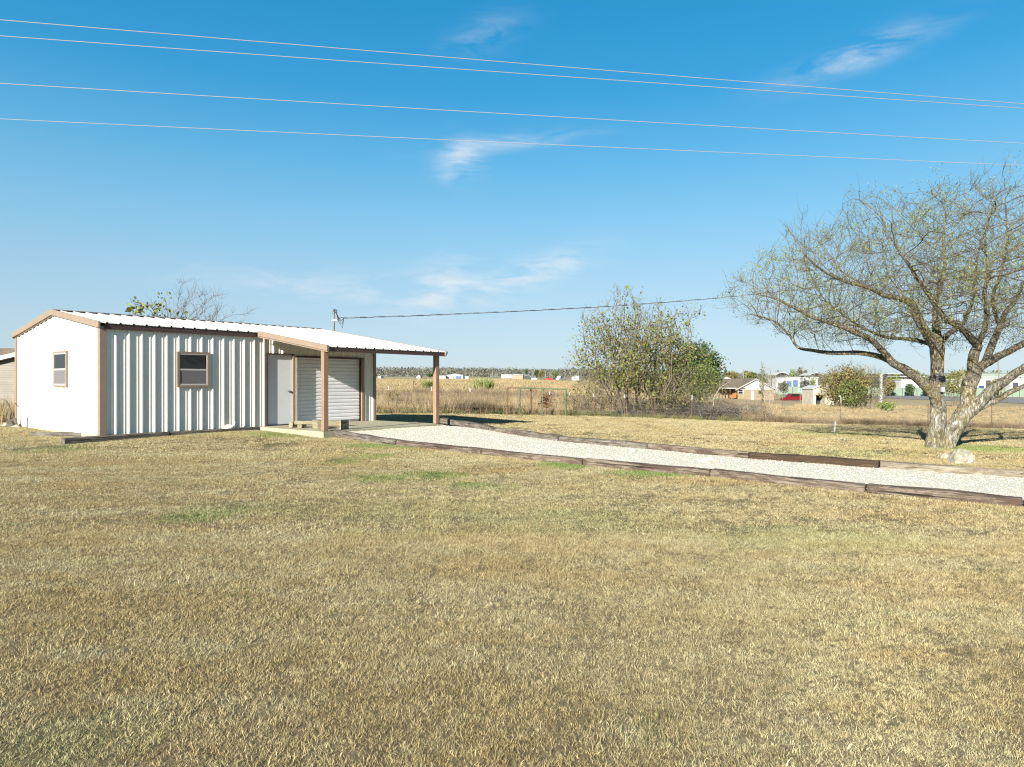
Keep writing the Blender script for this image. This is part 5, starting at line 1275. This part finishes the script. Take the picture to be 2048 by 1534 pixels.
# ------------------------------------------------------------------ road with its fence of posts
ra = [gp(*p, dmax=260) for p in [(1700, 794.5), (1770, 797), (1880, 801), (2048, 807.5), (2300, 818)]]
rb_ = [gp(*p, dmax=300) for p in [(1700, 788.5), (1780, 790), (1880, 792), (2048, 795.5), (2300, 801)]]
rd_ = strip_surface('road', ra, rb_, 'asphalt', .06, 6, 40, .08); tag(rd_, 'grey asphalt road behind the paddock on the right', 'road', kind='structure')
rf_ = empty('roadside_fence', ra[2], 0, 'low roadside fence of thin posts with white tips along the asphalt road', 'fence')
cpp = smooth_poly([p + Vector((0, -14, 0)) for p in ra], 20)
tops = []
for i, (x, y) in enumerate(cpp):
    z = zt(x, y); q = Vector((x, y, z)) - rf_.location
    p_ = MB().bar(q - Vector((0, 0, .2)), q + Vector((0, 0, 1.2)), .09, .09).build('post', 'tpost', rf_)
    MB().bar(q + Vector((0, 0, 1.2)), q + Vector((0, 0, 1.42)), .11, .11).build('white_tip', 'whitecap', p_); tops.append(q)
for zz in (.5, 1.0): MB().tube([q + Vector((0, 0, zz)) for q in tops], .012, 4).build('wire', 'fencewire', rf_)

# ------------------------------------------------------------------ yard of sheds and canopies behind the road
gf = empty('slatted_fence', gx(1800, 232), 0, 'long sage green slatted fence behind the road', 'fence')
pan = None; n = 44
for i in range(n):
    px = 1556 + i * (2200 - 1556) / n; px2 = 1556 + (i + 1) * (2200 - 1556) / n; d = 240 - 24 * i / n
    a, b = gx(px, d), gx(px2, d - .5); a.z -= .3
    h = 2.75
    q0, q1 = a - gf.location, b - gf.location
    m = MB().add([(q0.x, q0.y, q0.z), (q1.x - .06, q1.y, q1.z - .3), (q1.x - .06, q1.y, q1.z + h), (q0.x, q0.y, q0.z + .3 + h), (q0.x, q0.y + .08, q0.z), (q1.x - .06, q1.y + .08, q1.z - .3), (q1.x - .06, q1.y + .08, q1.z + h), (q0.x, q0.y + .08, q0.z + .3 + h)],
                 [(0, 1, 2, 3), (4, 7, 6, 5), (3, 2, 6, 7), (0, 4, 5, 1), (1, 5, 6, 2), (0, 3, 7, 4)])
    m.build('panel', 'sage', gf); MB().bar(q0 - Vector((.03, .05, 0)), q0 + Vector((-.03, -.05, .4 + h)), .09, .09).build('post', 'charcoal', gf)
def shedbox(px0, px1, y0, y1, d, wall, label, roof=None, cat='building', peak=0.0, name='storage_building', depth=8, openings=()):
    o = gx((px0 + px1) / 2, d); h = empty(name, o, 0, label, cat); k = d / F; w = (px1 - px0) * k / 2; z1 = pt(px0, y0, d).z - o.z; zb = -.5
    MB().box(-w, w, 0, depth, zb, z1 - peak).build('wall', wall, h)
    if peak: MB().prism([(-w, z1 - peak), (w, z1 - peak), (0, z1)], 'y', .01, depth).build('gable', wall, h)
    r = MB()
    if peak:
        for s in (-1, 1): r.prism([(s * (w + .3), z1 - peak - .05), (0, z1), (0, z1 + .18), (s * (w + .3), z1 - peak + .13)], 'y', -.3, depth + .3)
    else: r.box(-w - .25, w + .25, -.3, depth + .3, z1, z1 + .22)
    r.build('roof', roof or wall, h)
    for a, b, lo, hi, mt in openings: MB().box(-w + 2 * w * a, -w + 2 * w * b, -.05, .03, zb + (z1 - zb) * lo, zb + (z1 - zb) * hi).build('door' if lo < .2 else 'window', mt, h)
    return h
def canopy(px0, px1, y0, d, label, roof='whitecap', arch=True):
    o = gx((px0 + px1) / 2, d); h = empty('canopy', o, 0, label, 'canopy'); k = d / F; w = (px1 - px0) * k / 2; z1 = pt(px0, y0, d).z - o.z
    pts = [(-w, z1 - .9), (-w * .5, z1 - .25), (0, z1), (w * .5, z1 - .25), (w, z1 - .9)] if arch else [(-w, z1 - .25), (w, z1 - .25)]
    MB().prism(pts + [(x, z + .18) for x, z in pts[::-1]], 'y', 0, 9).build('roof', roof, h)
    for x in (-w * .95, -w * .3, w * .35, w * .95): MB().box(x - .1, x + .1, .2, .4, -.5, z1 - (.9 if abs(x) > w * .6 else .3)).build('post', 'steel', h)
canopy(1552, 1578, 745, 262, 'white arched canopy left of the round green tree in the yard')
canopy(1618, 1648, 746, 264, 'white arched canopy close left of the round bush')
canopy(1800, 1850, 752, 258, 'flat white canopy left of the big tree trunk', arch=False)
canopy(1945, 2000, 753, 250, 'flat white canopy between the limbs of the big tree', arch=False)
canopy(2005, 2060, 752, 254, 'flat white canopy at the right picture edge', arch=False)
shedbox(1552, 1572, 757, 0, 258, 'siding_white', 'white storage unit left of the two blue banners', openings=[(.2, .5, .1, .7, 'charcoal')])
shedbox(1572, 1600, 755, 0, 256, 'siding_white', 'white storage building carrying two blue banners', openings=[(.05, .40, .35, .80, 'blue'), (.5, .85, .45, .85, 'blue')])
shedbox(1606, 1636, 756, 0, 262, 'whitecap', 'white trailer with dark windows left of the round bush', openings=[(.1, .3, .45, .8, 'charcoal'), (.55, .7, .1, .8, 'charcoal')])
shedbox(1802, 1838, 760, 0, 250, 'whitecap', 'plain white trailer left of the big tree trunk')
shedbox(1893, 1950, 760, 0, 252, 'sagewall', 'pale sage storage row between the tree stems', roof='whitecap', openings=[(.35, .5, .1, .8, 'whitecap'), (.6, .75, .1, .8, 'whitecap')])
shedbox(1952, 1985, 757, 0, 248, 'whitecap', 'white building with a navy banner between the tree limbs', openings=[(.15, .5, .15, .60, 'navy'), (.6, .9, .5, .9, 'charcoal')])
shedbox(2020, 2075, 758, 0, 250, 'siding_white', 'white building with dark windows at the right picture edge', openings=[(.1, .3, .4, .8, 'charcoal'), (.5, .75, .4, .8, 'charcoal')])
shedbox(1925, 2120, 746.5, 0, 330, 'sagewall', 'long pale green metal warehouse behind the yard', roof='roof_pale', depth=25)
shedbox(1775, 1815, 748, 0, 320, 'charcoal', 'dark low roofed building left of the big tree trunk', roof='whitecap', depth=14)
# far buildings left of the many stemmed tree
shedbox(893, 926, 747.5, 0, 405, 'siding_white', 'white metal building with a pale blue roof far across the field', roof='roof_pale', peak=.9, name='metal_building', depth=16, openings=[(.55, .9, .05, .6, 'blue')])
shedbox(875, 891, 752, 0, 400, 'siding_white', 'low white shed left of the blue roofed far building', name='metal_building')
shedbox(899, 907, 754.5, 0, 380, 'whitecap', 'tiny white shed before the blue roofed far building', name='metal_building', depth=4)
shedbox(930, 937, 753, 0, 400, 'whitecap', 'tiny white shed right of the blue roofed far building', name='metal_building', depth=4)
shedbox(1003, 1022, 749.5, 0, 410, 'siding_white', 'white boxy building left behind the beige metal building', name='metal_building')
shedbox(1022, 1042, 747.5, 0, 425, 'siding_white', 'building with a dark blue roof behind the beige metal building', roof='navy', name='metal_building', peak=.5)
shedbox(1024, 1046, 750, 0, 388, 'beige', 'beige metal building across the field', roof='whitecap', name='metal_building', depth=10)
shedbox(1046, 1058, 750.5, 0, 388.5, 'charcoal', 'dark charcoal end bay joined to the beige metal building', roof='whitecap', name='metal_building', depth=9)
shedbox(1000, 1024, 757, 0, 385, 'beige', 'low beige wall running left of the beige metal building', name='metal_building', depth=.4, cat='wall')
shedbox(833, 841, 750, 0, 430, 'siding_white', 'small white house before the distant wood left of the porch post', roof='shingle', name='far_house', peak=.6)
shedbox(756, 762, 752.5, 0, 430, 'siding_white', 'small white house before the distant wood by the shed end', name='far_house')
shedbox(1145, 1158, 751, 0, 420, 'siding_white', 'small pale house far off just left of the many stemmed tree', roof='sagewall', name='far_house', peak=.5)
# utility poles
def upole(px, ytop, d, label, lean=0.0, arm=True, group=None):
    o = gx(px, d); h = empty('utility_pole', o, 0, label, 'utility pole', group); z = pt(px, ytop, d).z - o.z; r = .14 + d * .00022
    MB().tube([(0, 0, -.5), (lean * z, 0, z)], [r, r * .75], 8).build('pole', 'polewood', h)
    if arm: MB().box(lean * z - 1.1, lean * z + 1.1, -.08, .08, z - .7, z - .5).build('crossarm', 'polewood', h)
for px, yt, d, lab in [(815, 744, 470, 'thin utility pole before the distant wood, between the shed and the far porch post'), (893, 742, 500, 'thin utility pole right behind the blue roofed far building'), (932, 743, 470, 'thin utility pole just right of the blue roofed far building'),
                       (945, 741, 480, 'thin utility pole left of the large reed clump before the wood'), (985, 741, 480, 'thin utility pole right of the large reed clump before the wood'), (1012, 742, 470, 'thin utility pole behind the white boxy far building'),
                       (1065, 744, 430, 'thin utility pole right of the charcoal end bay across the field'), (1091, 741, 440, 'left one of the two close utility poles behind the red pickup'), (1100, 741, 440, 'right one of the two close utility poles behind the red pickup'),
                       (1130, 738, 400, 'tallest far utility pole, right of the white van'), (1157, 742, 430, 'thin utility pole just left of the many stemmed tree before the wood')]:
    upole(px, yt, d, lab, 0, False, 'far utility poles before the wood')
upole(1442, 728, 240, 'utility pole just right of the evergreen tree')
upole(1487, 738, 250, 'utility pole rising behind the roof of the brick house', 0, False)
upole(1541, 738, 260, 'utility pole right of the brick house gable', 0, False)
upole(1551, 741, 280, 'thin pole left of the white arched canopies', 0, False)
upole(1625, 733, 280, 'pale utility pole left of the round bush', 0, False)
upole(1926, 733, 200, 'pale pole seen between the two stems of the big tree', 0, False)
upole(2000, 709, 190, 'leaning wooden utility pole right of the big tree stems', -.05, False)

# ------------------------------------------------------------------ far trees
def blob_tree(px, ytop, d, wpx, mat, label, n=260, group='trees round the yard', dense=1.0):
    o = gx(px, d); t = empty('tree', o, 0, label, 'tree', group); k = d / F; H = pt(px, ytop, d).z - o.z; w = wpx * k / 2
    q = dome(int(n * dense), (0, 0, H * .62), w, w, H * .38, H * .42, .45, .5, px)
    link('crown', leaves(q, 4, w * .22, w * .09, mat, 'crown', .75), t)
    MB().tube([(0, 0, -.4), (.05 * w, 0, H * .3), (0, 0, H * .7)], [H * .03, H * .024, H * .01], 6).build('trunk', 'twig_dark', t)
for a in [(1585, 737, 262, 15, 'leaf_lime', 'small round bright green tree among the white canopies'), (1627, 750, 235, 12, 'leaf_lime', 'small green tree before the canopy left of the round bush'),
          (1463, 741, 330, 26, 'leaf_olive', 'olive tree behind the roof ridge of the brick house'), (1498, 743, 320, 34, 'leaf_mid', 'green tree behind the brick house left of its gable top'), (1525, 727, 120, 14, 'leaf_mid', 'slight green tree top above the bare sapling'),
          (1555, 741, 330, 14, 'leaf_grey', 'bare grey tree behind the left canopy'), (1602, 738, 310, 34, 'leaf_grey', 'bare wide tree behind the trailers'),
          (1790, 748, 280, 34, 'leaf_mid', 'green tree left of the plain white trailer'), (1832, 743, 330, 40, 'leaf_mid', 'green tree behind the plain white trailer'), (1820, 768, 225, 18, 'leaf_dark', 'small dark tree before the sage fence left of the trunk'),
          (1925, 740, 330, 50, 'leaf_mid', 'wide green tree between the stems of the big tree'), (1985, 744, 420, 60, 'leaf_mid', 'green tree row behind the long warehouse'), (2035, 742, 420, 60, 'leaf_olive', 'olive trees behind the warehouse at the right edge'),
          (1566, 762, 228, 20, 'leaf_grey', 'bare small tree before the sage fence left of the SUV sign'), (1612, 757, 226, 22, 'leaf_grey', 'bare small tree before the sage fence above the old shed'), (1780, 758, 224, 22, 'leaf_olive', 'olive small tree before the sage fence right of the white post'), (1855, 760, 222, 18, 'leaf_mid', 'small green tree before the sage fence just left of the trunk'), (1990, 760, 222, 24, 'leaf_olive', 'olive small tree before the sage fence under the right limbs'),
          (1053, 736, 520, 8, 'leaf_dark', 'dark round tree standing above the distant wood'), (1036, 737, 520, 5, 'leaf_grey', 'thin bare tree above the distant wood beside the dark round tree'), (1073, 739, 520, 12, 'leaf_dark', 'dark wide tree left of the reddish one in the distant wood'),
          (1083, 738, 515, 12, 'leaf_olive', 'reddish olive tree in the distant wood behind the utility poles'), (1080, 745, 430, 9, 'leaf_olive', 'olive tree in the field right of the beige metal building'), (860, 747, 440, 12, 'leaf_dark', 'dark green tree behind the far porch post'),
          (1110, 742, 480, 12, 'leaf_mid', 'green tree in the distant wood above the white van'), (1173, 737, 420, 16, 'leaf_grey', 'bare grey tree far off behind the left side of the many stemmed tree')]:
    blob_tree(*a, n=160 if a[2] > 400 else 280)
def far_wood():
    n = 5600; d = rng.uniform(560, 900, n); px = rng.uniform(-500, 2700, n); x = (px - 1024) / F * d; z = zt(x, d)
    top = np.array([mnoise.noise(Vector((p * .01, 0, 0))) for p in px])
    hgt = 7.6 + 1.2 * rng.uniform(0, 1, n) + 1.5 * top
    V = []
    for i in range(36):
        u = rng.normal(0, 1, (n, 3)); u /= np.linalg.norm(u, axis=1, keepdims=True); q = rng.uniform(.3, 1, (n, 1)) ** .5
        V.append(np.stack([x, d, z + hgt * .5], 1) + u * q * np.stack([hgt * .55, hgt * .55, hgt * .5], 1))
    me = leaves(np.concatenate(V), 1, 1.05, .3, 'leaf_grey', 'distant_wood', .85)
    tag(link('distant_wood', me), 'grey brown bare woodland along the horizon', 'wood', kind='stuff')
far_wood()
